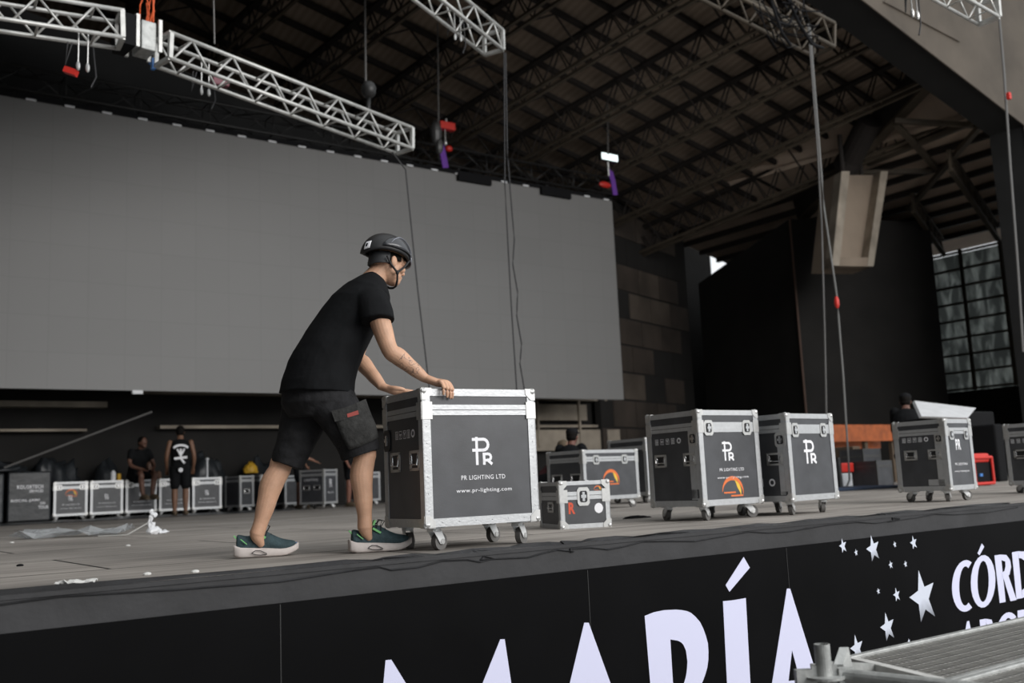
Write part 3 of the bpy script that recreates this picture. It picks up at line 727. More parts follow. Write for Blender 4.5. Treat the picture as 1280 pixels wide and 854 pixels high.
# bowl as a band between outer and inner outlines
nO, nI = len(outer), len(inner); inner = inner[::-1]
def samp(L, f):
    f *= len(L)-1; i = min(int(f), len(L)-2); return L[i].lerp(L[i+1], f-i)
N = 16
ou = outer[3:]
vo = [bm.verts.new(samp(ou, k/N)) for k in range(N+1)]; vi = [bm.verts.new(samp(inner, k/N)) for k in range(N+1)]
for k in range(N): bm.faces.new((vo[k], vo[k+1], vi[k+1], vi[k]))
bm.faces.new([bm.verts.new(p) for p in (bl(*top[0]), bl(*top[1]), bl(*top[2]), bl(*top[3]), bl(*inn[-1]), bl(*sr), bl(*sl_))])
bm.faces.new([bm.verts.new(p) for p in (bl(*Z7(0, 632)), bl(*Z7(60, 640)), bl(*Z7(110, 760)), bl(*Z7(40, 760)))])
obj('letter', bm, M['letter'], t)
bpoly('letter', [[Z7(160, 303), Z7(200, 299), Z7(245, 291), down(Z7(245, 291), Z7(262, 607)), down(Z7(160, 303), Z7(175, 607))], [Z7(237, 138), Z7(260, 178), Z7(184, 268), Z7(170, 243)]])
a, b = Z7(398, 256), Z7(410, 256); apx = Z7(417, 485)
bpoly('letter', [[a, b, apx, Z7(404, 600), down(apx, Z7(404, 600)), down(a, Z7(343, 607))], [b, down(b, Z7(510, 580)), down(apx, Z7(446, 595)), Z7(446, 595), apx],
                 [Z7(404, 600), Z7(446, 595), Z7(458, 660), Z7(396, 668)]])
# smaller words
def bword(s, L, T, R, Bt, bold):
    x0 = bl(*L).x; x1 = bl(*R).x; zb = bl(*Bt).z; zt = bl(*T).z
    bm = bmesh.new(); put2d(bm, text_mesh(s, x0, x1, zb, zt, bold), lambda x, z: V((x, BY-0.0065, z))); obj('word', bm, M['letter'], t, recalc=False)
def letter_c(bm, cx_, cy_, rx, ry, th, a0, a1):
    n = 22
    for k in range(n):
        f0 = math.radians(a0+(a1-a0)*k/n); f1 = math.radians(a0+(a1-a0)*(k+1)/n)
        q = [(cx_+rx*math.cos(f0), cy_-ry*math.sin(f0)), (cx_+rx*math.cos(f1), cy_-ry*math.sin(f1)), (cx_+(rx-th)*math.cos(f1), cy_-(ry-th*.85)*math.sin(f1)), (cx_+(rx-th)*math.cos(f0), cy_-(ry-th*.85)*math.sin(f0))]
        q = [(x, y-(x-cx_)*0.12) for x, y in q]
        bm.faces.new([bm.verts.new(bl(*Z7(*p))) for p in q])
bm = bmesh.new(); letter_c(bm, 1062, 246, 50, 96, 27, 62, 300); obj('letter', bm, M['letter'], t)
bm = bmesh.new(); letter_c(bm, 1128, 229, 46, 98, 25, 0, 360); bm.faces.new([bm.verts.new(bl(*Z7(*p))) for p in ((1123, 88), (1132, 100), (1115, 132), (1107, 125))]); obj('letter', bm, M['letter'], t)
def glyph(strokes):
    bm = bmesh.new()
    for k_, s in enumerate(strokes): bm.faces.new([bm.verts.new(bl(*Z7(*p)) + V((0, -.0004*k_, 0))) for p in s])
    obj('letter', bm, M['letter'], t)
glyph([[(1170, 133), (1194, 129), (1212, 305), (1190, 310)], [(1192, 129), (1215, 131), (1228, 150), (1210, 155), (1196, 150)], [(1228, 150), (1232, 175), (1226, 203), (1207, 190), (1211, 172), (1210, 155)], [(1226, 203), (1212, 219), (1200, 219), (1198, 196), (1207, 190)], [(1200, 208), (1219, 200), (1252, 298), (1229, 303)]])
glyph([[(1235, 121), (1258, 117), (1274, 291), (1252, 295)], [(1258, 117), (1290, 118), (1318, 150), (1328, 195), (1318, 250), (1290, 284), (1274, 291), (1272, 262), (1294, 245), (1302, 200), (1292, 160), (1270, 143), (1261, 143)]])
for k_, s in enumerate((('O', 1340, 95), ('B', 1440, 82), ('A', 1515, 70))): 
    pass
glyph([[(1068, 378), (1076, 376), (1110, 540), (1085, 545), (1075, 480), (1062, 482), (1056, 550), (1034, 553)]])
glyph([[(1115, 372), (1138, 368), (1150, 530), (1128, 535)], [(1138, 368), (1160, 372), (1166, 395), (1160, 425), (1145, 440), (1142, 420), (1148, 400), (1140, 388)]])
bm = bmesh.new(); letter_c(bm, 1222, 432, 46, 88, 25, 50, 320); obj('letter', bm, M['letter'], t)
glyph([[(1256, 338), (1330, 325), (1330, 350), (1256, 362)], [(1256, 338), (1278, 334), (1290, 500), (1268, 505)]])
def star(x, y, r, ry=None):
    ry = ry or r*1.15; x, y = Z7(x, y); r /= 2.977; ry /= 2.977
    H = 2.05*ry/315; O5 = [(-25, -170), (65, -95), (75, 110), (-10, 145), (-80, -5)]; pts = []
    for k in range(5):
        a_, b_ = O5[k], O5[(k+1) % 5]; pts.append((a_[0]*H, a_[1]*H, 1.0 if k not in (2, 3) else .25)); pts.append(((a_[0]+b_[0])*.5*H*.52, (a_[1]+b_[1])*.5*H*.52, 1.0 if k != 2 else .7))
    bm = bmesh.new(); lay = bm.verts.layers.float_color.new('ink'); c0_ = bl(x, y); P = []
    for px_, py_, f in pts:
        v = bm.verts.new(bl(x+px_, y+py_)); f = 1 if r*2.977 < 20 else f; v[lay] = (.62*f, .66*f, .76*f, 1); P.append(v)
    cc0 = bm.verts.new(c0_); cc0[lay] = (.62, .66, .76, 1)
    for k in range(10): bm.faces.new((cc0, P[k], P[(k+1) % 10]))
    obj('star', bm, M['starink'], t)
for s in ((606, 98, 18, 27), (655, 122, 8, 13), (718, 110, 33, 48), (799, 92, 8, 12), (869, 86, 15, 25), (784, 168, 10, 15), (839, 165, 8, 13), (738, 266, 8, 12), (806, 280, 14, 25), (903, 292, 52, 95), (772, 402, 31, 52), (658, 480, 26, 48), (852, 452, 8, 10)): star(*s)

# torn vinyl strip lying along the stage edge
back = [(-40, 742), (60, 733), (200, 722), (330, 711), (430, 704.5), (480, 702.5), (505.6, 702), (522, 697.6), (545, 694.5), (571, 691.5), (595, 690.5), (610.6, 689), (618, 691), (624, 692), (637, 684.4), (650, 682), (670, 681), (696, 679.5), (710, 680.5), (722, 681), (728, 678), (735, 675.6), (765, 674), (801, 672.3), (830, 669), (860, 666.4), (890, 662), (917, 660), (945, 658), (967.6, 656), (1010, 651), (1060, 648), (1087, 646), (1105, 644), (1118.5, 644), (1148, 643), (1160, 644.5), (1175, 641), (1194, 639), (1224, 636.8), (1260, 633), (1330, 629)]
bm = bmesh.new(); up_ = []; dn = []; ed = []
for i, (u, v) in enumerate(back):
    p = floor_at(u, v); p.z = 0.004 + 0.006*(i % 3 == 0)*(u > 500); p.y = max(p.y, 3.93)
    up_.append(bm.verts.new(p)); m_ = bm.verts.new((p.x, 3.95, 0.012+0.006*math.sin(i*2.1))); dn.append(m_); ed.append(bm.verts.new((p.x-0.01, 3.862, -0.03+0.012*math.sin(i*1.7))))
for i in range(len(back)-1):
    bm.faces.new((up_[i], up_[i+1], dn[i+1], dn[i])); bm.faces.new((dn[i], dn[i+1], ed[i+1], ed[i]))
r = thick(bm, -0.003)
solo('torn_vinyl', bm, M['vinyl'], 'torn black vinyl strip folded over the front edge of the stage', 'vinyl strip')

# ================================================================== FLIGHT CASES
def corner_piece(bm, c, sgn, s=0.055):
    c = V(c); ell(bm, c - V(sgn)*0.012, (.021, .021, .021), 12, 8)
    k = 0.004
    for ax in range(3):
        o1, o2 = [i for i in range(3) if i != ax]
        pts = []
        for (u, w_) in ((0, 0), (s, 0), (s, s*.45), (s*.45, s), (0, s)):
            p = V(c); p[ax] += sgn[ax]*k; p[o1] -= sgn[o1]*u; p[o2] -= sgn[o2]*w_; pts.append(p)
        off = V((0, 0, 0)); off[ax] = -sgn[ax]*0.004
        prism(bm, pts, off)

def flight_case(label, X, Y, yaw, wd, d, zb, zt, lid=0.13, front=None, side=None, group='wheeled flight cases', casters=True, detail=2, tw=0.045, front_latch=(), front_handles=(), name='flight_case', trim='alu', yaws=(20, -70, 150, 60)):
    ca, sa = math.cos(yaw), math.sin(yaw)
    c = V((X + wd/2*ca - d/2*sa, Y + wd/2*sa + d/2*ca, 0))
    t = thing(name, label, 'flight case', c, yaw, group)
    x0, x1, y0, y1 = -wd/2, wd/2, -d/2, d/2; zl = zt - lid; g = 0.004; h = 0.003
    bm = bmesh.new(); bx(bm, (x0+g, y0+g, zb), (x1-g, y1-g, zl-.001)); obj('body_panel', bm, M['panel'], t, True)
    bm = bmesh.new(); bx(bm, (x0+g, y0+g, zl+.001), (x1-g, y1-g, zt-g)); obj('lid_panel', bm, M['panel'], t, True)
    def shell(za, zc, bottom, topw, mid):
        bm = bmesh.new()
        for sx, X_ in ((1, x0), (-1, x1)):
            for sy, Y_ in ((1, y0), (-1, y1)):
                xa, xb = sorted((X_, X_+sx*tw)); ya, yb = sorted((Y_, Y_+sy*h*2)); bx(bm, (xa, ya, za), (xb, yb, zc))
                xa, xb = sorted((X_, X_+sx*h*2)); ya, yb = sorted((Y_, Y_+sy*tw)); bx(bm, (xa, ya, za), (xb, yb, zc))
        def hband(z0, z1, o=0.0):
            bx(bm, (x0-o, y0-o, z0), (x1+o, y0+h*2, z1)); bx(bm, (x0-o, y1-h*2, z0), (x1+o, y1+o, z1))
            bx(bm, (x0-o, y0-o, z0), (x0+h*2, y1+o, z1)); bx(bm, (x1-h*2, y0-o, z0), (x1+o, y1+o, z1))
        return bm, hband
    bm, hb = shell(zb, zl, 0, 0, 0); hb(zb, zb+tw*.9, .0006); hb(zl-.026, zl-.0015, .0012)
    if detail > 1:
        for k in range(1, 7):
            for sx in (x0+tw/2, x1-tw/2): ell(bm, (sx, y0, zb+(zl-zb)*k/7), (.004, .002, .004), 6, 4)
            for sx in (x0+wd*k/7,): ell(bm, (sx, y0-.001, zb+tw*.5), (.004, .002, .004), 6, 4)
            ell(bm, (x0-.001, y0+d*k/7, zb+tw*.5), (.002, .004, .004), 6, 4)
    obj('edge_trim', bm, M[trim], t, True)
    bm, hb = shell(zl, zt, 0, 0, 0); hb(zt-tw*.8, zt-.001, .0006); hb(zl+.0015, zl+.026, .0012)
    bx(bm, (x0+h, y0+h, zt-.004), (x0+tw, y1-h, zt)); bx(bm, (x1-tw, y0+h, zt-.004), (x1-h, y1-h, zt)); bx(bm, (x0+tw, y0+h, zt-.004), (x1-tw, y0+tw, zt)); bx(bm, (x0+tw, y1-tw, zt-.004), (x1-tw, y1-h, zt))
    if detail > 1:
        for k in range(1, 6):
            ell(bm, (x0-.001, y0+d*k/6, zt-.02), (.002, .004, .004), 6, 4); ell(bm, (x0-.002, y0+d*k/6, zl-.013), (.002, .004, .004), 6, 4)
    obj('lid_trim', bm, M[trim], t, True)
    if detail:
        for sx, X_ in ((-1, x0), (1, x1)):
            for sy, Y_ in ((-1, y0), (1, y1)):
                for sz, Z_ in ((-1, zb), (1, zt)):
                    bm = bmesh.new(); corner_piece(bm, (X_, Y_, Z_), (sx, sy, sz)); obj('ball_corner', bm, M['zinc'], t, True)
                if sy == -1 or sx == -1:       # hinge plate over the lid joint
                    bm = bmesh.new()
                    xa, xb = sorted((X_, X_-sx*.055)); ya, yb = sorted((Y_+sy*.004, Y_)); bx(bm, (xa, ya, zl-.045), (xb, yb, zl+.04))
                    xa, xb = sorted((X_+sx*.004, X_)); ya, yb = sorted((Y_, Y_-sy*.055)); bx(bm, (xa, ya, zl-.045), (xb, yb, zl+.04))
                    obj('brace_plate', bm, M['zinc'], t, True)
    if casters:
        k = 0
        for sx in (-1, 1):
            for sy in (-1, 1):
                px, py = sx*(wd/2-.085), sy*(d/2-.085); a = math.radians(yaws[k]); k += 1
                R = Matrix.Translation((px, py, 0)) @ Matrix.Rotation(a, 4, 'Z')
                wr = min(.042, zb*.43)
                bm = bmesh.new(); bx(bm, (-.04, -.04, zb-.008), (.04, .04, zb-.001), R); tube(bm, R@V((0, 0, zb-.02)), R@V((0, 0, zb-.008)), .03, 12)
                for s in (-.02, .02):
                    pts = [(.028, s, zb-.014), (-.028, s, zb-.014), (-.052, s, wr+.012), (-.040, s, wr-.012), (-.022, s, wr-.012)]
                    prism(bm, [R@V(p) for p in pts], (R.to_3x3()@V((0, .004, 0))))
                bx(bm, (-.028, -.02, zb-.024), (.028, .024, zb-.014), R)
                cst = obj('caster', bm, M['castm'], t, True)
                bm = bmesh.new(); tube(bm, R@V((-.035, -.014, wr)), R@V((-.035, .016, wr)), wr, 24); w_o = obj('wheel', bm, M['rubber'], cst, True, smooth=False)
                bm = bmesh.new(); tube(bm, R@V((-.035, -.024, wr)), R@V((-.035, .028, wr)), wr*.32, 12); obj('hub', bm, M['zinc'], cst, True)
    # face helpers: F(x, z) on the front, S(y, z) on the left side (y measured from the front edge)
    F = lambda x, z: V((x0+x, y0+g-.0012, z)); S = lambda y, z: V((x0+g-.0012, y0+y, z))
    for fn in (front or []): fn(t, F, (x0, y0, wd, d, zb, zt, zl), 'F')
    for fn in (side or []): fn(t, S, (x0, y0, wd, d, zb, zt, zl), 'S')
    return t

def f_text(s, x0, x1, z0, z1, m='white', bold=0.006, name='printed_text'):
    def fn(t, F, D, wh):
        bm = bmesh.new()
        sh = text_mesh(s, x0, x1, z0, z1, bold)
        if wh == 'S': sh = ([(-x, z) for x, z in sh[0]], sh[1]); off = x0+x1; sh = ([(x+off, z) for x, z in sh[0]], sh[1])
        put2d(bm, sh, F); obj(name, bm, M[m], t, True, recalc=False)
    return fn
def f_logo(xc, zc, s, m='white'):
    def fn(t, F, D, wh):
        bm = bmesh.new(); G = lambda x, z: F(xc+x*s, zc+z*s); w_ = .12
        ribbon(bm, [(-.30, 1.0), (-.30, -.02)], w_, G); ribbon(bm, [(-.46, .95), (-.1, .95)], w_, G); ribbon(bm, [(-.46, .52), (-.1, .52)], w_, G)
        ribbon(bm, [(-.12, .95)] + arcpts(.0, .735, .215, 90, -90, 8) + [(-.12, .52)], w_, G)
        ribbon(bm, [(.02, .36), (.02, -.02)], w_, G); ribbon(bm, [(.0, .36), (.16, .36)] + arcpts(.2, .235, .125, 90, -90, 6) + [(.02, .11)], w_*.9, G)
        ribbon(bm, [(.18, .11), (.34, -.02)], w_, G)
        obj('logo', bm, M[m], t, True, recalc=False)
    return fn
def f_arc(xc, zc, r, words=True):
    def fn(t, F, D, wh):
        bm = bmesh.new()
        def band(r0, r1, a0, a1, asp=1.0, ox=0):
            n = 16
            for k in range(n):
                f0 = math.radians(a0+(a1-a0)*k/n); f1 = math.radians(a0+(a1-a0)*(k+1)/n)
                e0 = (k/n)*(1-k/n)*4; e1 = ((k+1)/n)*(1-(k+1)/n)*4
                q = [(xc+ox+r1*math.cos(f0), zc+r1*math.sin(f0)), (xc+ox+r1*math.cos(f1), zc+r1*math.sin(f1)), (xc+ox+(r1-(r1-r0)*max(e1, .15))*math.cos(f1), zc+(r1-(r1-r0)*max(e1, .15))*math.sin(f1)), (xc+ox+(r1-(r1-r0)*max(e0, .15))*math.cos(f0), zc+(r1-(r1-r0)*max(e0, .15))*math.sin(f0))]
                bm.faces.new([bm.verts.new(F(*p)) for p in q])
        band(r*.72, r, -12, 180); obj('arc_emblem', bm, M['orange'], t, True, recalc=False)
        bm = bmesh.new(); band(r*.5, r*.78, -18, 75); obj('arc_emblem', bm, M['yellow'], t, True, recalc=False)
        bm = bmesh.new()
        for (a, b, z) in ((-.85, .25, -.12), (-.2, .95, -.34)): poly2(bm, [(xc+r*a, zc+r*z), (xc+r*b, zc+r*z), (xc+r*b, zc+r*(z+.1)), (xc+r*a, zc+r*(z+.1))], F)
        obj('emblem_caption', bm, M['orange'], t, True, recalc=False)
    return fn
def proud(F, D, wh, x, z, o):        # point o metres out of the face
    p = F(x, z); 
    if wh == 'F': p.y -= o
    else: p.x -= o
    return p
def face_box(bm, F, D, wh, x0, x1, z0, z1, o0, o1):
    a = proud(F, D, wh, x0, z0, o0); b = proud(F, D, wh, x1, z1, o1)
    bx(bm, [min(a[i], b[i]) for i in range(3)], [max(a[i], b[i]) for i in range(3)])
def f_handle(xc, zc, wd=.11, ht=.095):
    def fn(t, F, D, wh):
        x0, x1, z0, z1 = xc-wd/2, xc+wd/2, zc-ht/2, zc+ht/2; bm = bmesh.new(); b = .014
        face_box(bm, F, D, wh, x0, x1, z1-b, z1, 0, .004); face_box(bm, F, D, wh, x0, x1, z0, z0+b, 0, .004)
        face_box(bm, F, D, wh, x0, x0+b*1.6, z0, z1, 0, .004); face_box(bm, F, D, wh, x1-b*1.6, x1, z0, z1, 0, .004)
        for sx in (x0+.008, x1-.008):
            for k in range(4): p = proud(F, D, wh, sx, z0+ht*(k+.5)/4, .005); ell(bm, p, (.003,)*3, 6, 4)
        o = obj('handle', bm, M['zinc'], t, True)
        bm = bmesh.new(); face_box(bm, F, D, wh, x0+b, x1-b, z0+b, z1-b, 0, .0015); obj('dish', bm, M['dish'], o, True)
        bm = bmesh.new(); pathtube(bm, [proud(F, D, wh, x0+.02, z1-.022, .004), proud(F, D, wh, x0+.02, z0+.03, .009), proud(F, D, wh, x1-.02, z0+.03, .009), proud(F, D, wh, x1-.02, z1-.022, .004)], .005); obj('grip', bm, M['chrome'], o, True)
        for sx in (x0+.024, x1-.024):
            bm = bmesh.new(); ell(bm, proud(F, D, wh, sx, zc, .003), (.006, .006, ht*.28), 8, 6); obj('hinge_boss', bm, M['chrome'], o, True)
    return fn
def f_latch(xc, zc, wd=.085, ht=.11, m='zinc'):
    def fn(t, F, D, wh):
        bm = bmesh.new(); a, b = wd/2, ht/2; c = .3
        pts = [(-a, -b*(1-c)), (-a*(1-c), -b), (a*(1-c), -b), (a, -b*(1-c)), (a, b*(1-c)), (a*(1-c), b), (-a*(1-c), b), (-a, b*(1-c))]
        P = [proud(F, D, wh, xc+x, zc+z, .007) for x, z in pts]; off = proud(F, D, wh, 0, 0, 0)-proud(F, D, wh, 0, 0, .005)
        prism(bm, P, off); o = obj('butterfly_latch', bm, M[m], t, True)
        bm = bmesh.new(); P = [proud(F, D, wh, xc+x*.62, zc+z*.62, .0085) for x, z in pts]; prism(bm, P, off*.3); obj('latch_recess', bm, M['dish'], o, True)
        bm = bmesh.new(); face_box(bm, F, D, wh, xc-a*.42, xc+a*.42, zc-b*.16, zc+b*.18, .009, .014); face_box(bm, F, D, wh, xc-a*.2, xc+a*.2, zc-b*.5, zc+b*.5, .009, .012); obj('latch_wing', bm, M['chrome'], o, True)
    return fn
def f_marks(xs, zc, s=.036):
    def fn(t, F, D, wh):
        bm = bmesh.new()
        for i, x in enumerate(xs):
            h = s/2; G = lambda a, b: F(x+a*s, zc+b*s)
            if i < len(xs)-1 and wh == 'S' or (i > 0 and wh == 'F'):
                ribbon(bm, [(-.4, -.5), (.4, -.5), (.4, .5), (-.4, .5), (-.4, -.5)], .09, G)
                if i % 3 == 0: ribbon(bm, [(-.15, -.35), (-.15, .3)], .14, G); ribbon(bm, [(.15, -.35), (.15, .3)], .14, G)
                elif i % 3 == 1: ribbon(bm, [(-.25, .05), (.25, .05)], .16, G); ribbon(bm, [(0, -.3), (0, .05)], .12, G)
                else: ribbon(bm, [(-.22, .3), (0, -.05), (.22, .3)], .14, G); ribbon(bm, [(0, -.3), (0, 0)], .1, G)
            else:
                ribbon(bm, arcpts(0, 0, .42, 100, 200, 5), .24, G); ribbon(bm, arcpts(0, 0, .42, 220, 320, 5), .24, G); ribbon(bm, arcpts(0, 0, .42, -20, 80, 5), .24, G)
        obj('handling_symbols', bm, M['white'], t, True, recalc=False)
    return fn
def f_label(x0, x1, z0, z1, m='alu'):
    def fn(t, F, D, wh):
        bm = bmesh.new(); face_box(bm, F, D, wh, x0, x1, z0, z1, 0, .003); obj('id_plate', bm, M[m], t, True)
    return fn
def f_band(z0, z1, m='alu'):
    def fn(t, F, D, wh):
        bm = bmesh.new(); W = D[2] if wh == 'F' else D[3]; face_box(bm, F, D, wh, .04, W-.04, z0, z1, 0, .003); obj('joint_band', bm, M[m], t, True)
    return fn
R_ = math.radians
# main case (front width .648, depth .473, z .123-.786)
flight_case('large wheeled flight case pushed by the man in the helmet', 2.485, 4.177, R_(-5.1), .648, .473, .115, .786, .105,
    front=[f_logo(.335, .415, .125), f_text('PR LIGHTING LTD', .205, .455, .335, .357), f_text('www.pr-lighting.com', .175, .49, .268, .293)],
    side=[f_handle(.10, .44, .115, .10), f_handle(.33, .44, .115, .10), f_latch(.425, .555, .075, .11, 'dish'), f_marks([.31, .262, .214, .166, .115][::1], .575, .038)], yaws=(200, 80, 210, 200))
flight_case('wheeled flight case with an orange arc emblem, left of the pair', 5.017, 4.775, R_(-1.3), .602, .52, .1, .753, .11,
    front=[f_logo(.285, .41, .12), f_text('PR LIGHTING LTD', .185, .425, .33, .351), f_text('www.pr-lighting.com', .155, .465, .275, .295), f_arc(.30, .19, .105), f_latch(.10, .63, .085, .105), f_latch(.48, .63, .085, .105), f_band(.60, .665)],
    side=[f_handle(.10, .42, .12, .09), f_handle(.39, .42, .12, .09), f_latch(.055, .56, .085, .10), f_marks([.42, .365, .31, .255, .195], .555, .036), f_label(.046, .10, .145, .63), f_label(.03, .2, .155, .215, 'panel')], yaws=(200, 250, 160, 230))
flight_case('wheeled flight case with only the logo, right of the pair', 5.721, 4.596, R_(2.8), .57, .58, .1, .719, .105,
    front=[f_logo(.27, .37, .155), f_latch(.10, .60, .075, .10), f_latch(.44, .60, .075, .10), f_band(.575, .635)],
    side=[f_handle(.12, .40, .14, .09), f_latch(.06, .535, .09, .10), f_marks([.26, .16], .235, .05), f_label(.046, .09, .145, .60), f_label(.03, .22, .12, .17, 'panel')], yaws=(200, 250, 230, 200))
flight_case('wheeled flight case with a wide black side, near the red generator', 7.843, 4.663, R_(2), .44, .476, .094, .691, .10,
    front=[f_text('PR', .16, .24, .43, .52, bold=.03), f_text('PR LIGHTING', .12, .32, .30, .32), f_text('www.pr-lighting.com', .1, .34, .24, .258), f_latch(.10, .56, .07, .09), f_latch(.34, .56, .07, .09)],
    side=[f_handle(.11, .40, .12, .085), f_handle(.33, .40, .12, .085), f_latch(.06, .53, .075, .085), f_marks([.38, .33, .28, .23, .175], .53, .036), f_label(.046, .10, .14, .58), f_label(.03, .19, .14, .19, 'alu')], yaws=(200, 250, 160, 230))
flight_case('wheeled flight case cut off by the right edge of the view', 9.829, 4.621, 0, .45, .6, .082, .679, .10,
    side=[f_handle(.45, .38, .14, .09), f_handle(.14, .38, .12, .09), f_marks([.52, .46, .40, .3], .51, .036)], yaws=(200, 250, 160, 230))
flight_case('small flight case without wheels bearing a red letter, on the stage floor', 4.099, 5.172, R_(-20.3), .35, .45, 0.0, .307, .095, casters=False,
    front=[f_text('R', .06, .105, .095, .17, 'redletter', .04), f_latch(.165, .205, .085, .12), f_arc(.27, .245, .028)], side=[f_handle(.2, .14, .13, .07)], name='flight_case', tw=.032)
flight_case('grey wheeled flight case with an orange arc, behind the small case', 6.88, 8.25, R_(4), .86, .58, .10, .638, .10,
    front=[f_arc(.42, .30, .125), f_latch(.2, .53, .09, .1), f_latch(.64, .53, .09, .1)], side=[f_handle(.12, .33, .17, .12), f_handle(.42, .33, .17, .12)], detail=1, yaws=(200, 250, 160, 200))
flight_case('taller flight case showing over the grey one', 8.8, 9.3, 0, .6, .72, .1, .82, .12, front=[], side=[], detail=1)
# round white sticker of the small case
sc_ = [o for o in bpy.data.objects if o.get('label', '').startswith('small flight case without')][0]
bm = bmesh.new(); y_ = -.45/2+.0025; c_ = V((-.175+.27, y_, .125)); bm.faces.new([bm.verts.new(c_+V((.03*math.cos(2*PI*k/20), 0, .033*math.sin(2*PI*k/20)))) for k in range(20)]); obj('round_sticker', bm, M['white'], sc_, True)

# back row of cases against the rear
xs = [(4.10, .62), (4.76, .62), (5.42, .61), (6.07, .62), (6.74, .62)]
rl = ['first case of the back row, beside the black covered speakers', 'second case of the back row, with a bottle on its lid', 'third case of the back row, under the seated man', 'fourth case of the back row, left of the standing man', 'fifth case of the back row, right of the standing man']
for i, (x, wd) in enumerate(xs):
    fr = [f_logo(.31, .38, .09), f_text('PR LIGHTING LTD', .16, .47, .29, .315), f_text('www.pr-lighting.com', .12, .5, .22, .245), f_latch(.1, .63, .11, .1), f_latch(.52, .63, .11, .1)]
    if i == 0: fr.append(f_arc(.32, .49, .11))
    flight_case('low flight case, '+rl[i], x, 20.6, 0, wd, .6, .09, .735, .11, front=fr, group='flight cases in the back row', detail=1, tw=.05)
flight_case('narrow flight case of the back row right of the heaped bags', 7.63, 20.3, R_(10), .34, .6, .1, .74, .1, front=[f_handle(.17, .42, .14, .1)], group='flight cases in the back row', detail=1)
flight_case('narrow flight case seen behind the rear shin of the man', 8.05, 20.2, R_(5), .34, .6, .1, .74, .1, front=[f_text('PR', .13, .21, .4, .55)], group='flight cases in the back row', detail=1)
flight_case('flight case standing between the legs of the man', 8.55, 18.2, R_(26), .42, .62, .1, .77, .1, front=[f_text('PR', .17, .25, .42, .58), f_text('PR LTD', .12, .3, .3, .33)], side=[f_handle(.18, .42, .17, .1), f_handle(.44, .42, .17, .1), f_text('LIGHTING', .15, .5, .55, .6)], group='flight cases in the back row', detail=1)
flight_case('flight case showing as a pale strip behind the front shin', 10.1, 19.6, R_(10), .5, .6, .1, .72, .1, group='flight cases in the back row', detail=1)
flight_case('pale flight case between the rear shin and the crouching legs', 8.75, 20.6, R_(10), .4, .6, .1, .72, .1, group='flight cases in the back row', detail=1)

# black covered speakers at far left with the printed cloth
t = thing('covered_speaker', 'black cloth covered speaker box with pale printed words', 'speaker', (3.69, 20.9, 0), 0, 'covered speakers at the far left')
bm = bmesh.new(); bx(bm, (3.31, 20.6, 0.02), (4.06, 21.3, .95), None, .03); obj('cloth_cover', bm, M['tarp'], t)
FB = lambda x, z: V((x, 20.596, z))
for s, x0, x1, z0, z1 in (('KOLORTECH', 3.47, 3.92, .63, .70), ('SERVICES', 3.68, 3.92, .56, .61), ('RISCAL-JAMI', 3.37, 3.86, .38, .44), ('ON', 3.87, 3.96, .33, .38), ('TOUR', 3.84, 4.02, .25, .31)):
    bm = bmesh.new(); put2d(bm, text_mesh(s, x0, x1, z0, z1, .03), FB); obj('printed_text', bm, M['white'], t, recalc=False)
bm = bmesh.new(); bx(bm, (2.3, 20.6, 0.02), (3.25, 21.3, .93), None, .03); solo('covered_speaker', bm, M['tarp'], 'plain black covered speaker box cut by the left edge', 'speaker', 'covered speakers at the far left')

def lump(name, label, cat, c, r, m, seed=0, amt=.25, n=3.0, seg=28, ring=18, group=None, flat=True):
    bm = bmesh.new(); vs = ell(bm, (0, 0, 0), (1, 1, 1), seg, ring); off = V((seed*3.1, seed*1.7, 0))
    for v in vs:
        p = v.co.copy(); k = 1 + amt*noise.noise(p*n+off) + amt*.5*noise.noise(p*n*2.5+off)
        v.co = V((p.x*r[0]*k, p.y*r[1]*k, max(p.z, -.02 if flat else -9)*r[2]*k + 0))
    for v in bm.verts: v.co += V(c)
    return solo(name, bm, m, label, cat, group, smooth=True)
lump('tarpaulin', 'black crumpled tarpaulin heaped behind the printed speaker cover', 'tarpaulin', (4.35, 21.75, .02), (.62, .42, 1.17), M['tarp'], 1)
lump('gear_bag', 'dark bag standing behind the second case of the back row', 'bag', (5.35, 21.8, .02), (.33, .3, 1.15), M['tarp'], 5, .1)
lump('gear_bag', 'heap of dark bags behind the fifth case of the back row', 'bag', (7.45, 21.75, .02), (.55, .42, 1.15), M['tarp'], 2)
lump('gear_bag', 'heap of dark bags behind the narrow flight cases', 'bag', (8.72, 21.75, .02), (.55, .42, 1.08), M['tarp'], 3)
lump('gear_bag', 'small dark heap of gear on top at the far left', 'bag', (3.2, 20.95, .955), (.5, .3, .18), M['tarp'], 6, .5)
lump('yellow_cloth', 'yellow plastic bag lying on the dark heap behind the rear shin', 'bag', tuple(at(313, 580, 21.55)-V((0, 0, .2))), (.16, .12, .22), M['bagy'], 4, .3)
t = thing('drink_bottle', 'white bottle standing on the second case of the back row', 'bottle', (5.22, 20.75, .735))
bm = bmesh.new(); tube(bm, (5.22, 20.75, .735), (5.22, 20.75, .90), .05, 14); obj('bottle_body', bm, M['whitep'], t)
bm = bmesh.new(); tube(bm, (5.22, 20.75, .90), (5.22, 20.75, .93), .03, 12); obj('cap', bm, M['whitep'], t)
bm = bmesh.new(); tube(bm, (5.34, 20.78, .735), (5.34, 20.78, .87), .04, 12); solo('yellow_cup', bm, M['bagy'], 'small yellow cup beside the white bottle', 'cup')
bm = bmesh.new(); tube(bm, (7.12, 20.8, .735), (7.12, 20.8, 1.1), .018, 8); ell(bm, (7.12, 20.8, 1.12), (.035, .035, .03)); solo('short_pole', bm, M['whitep'], 'short pale pole standing on the fifth case of the back row', 'pole')
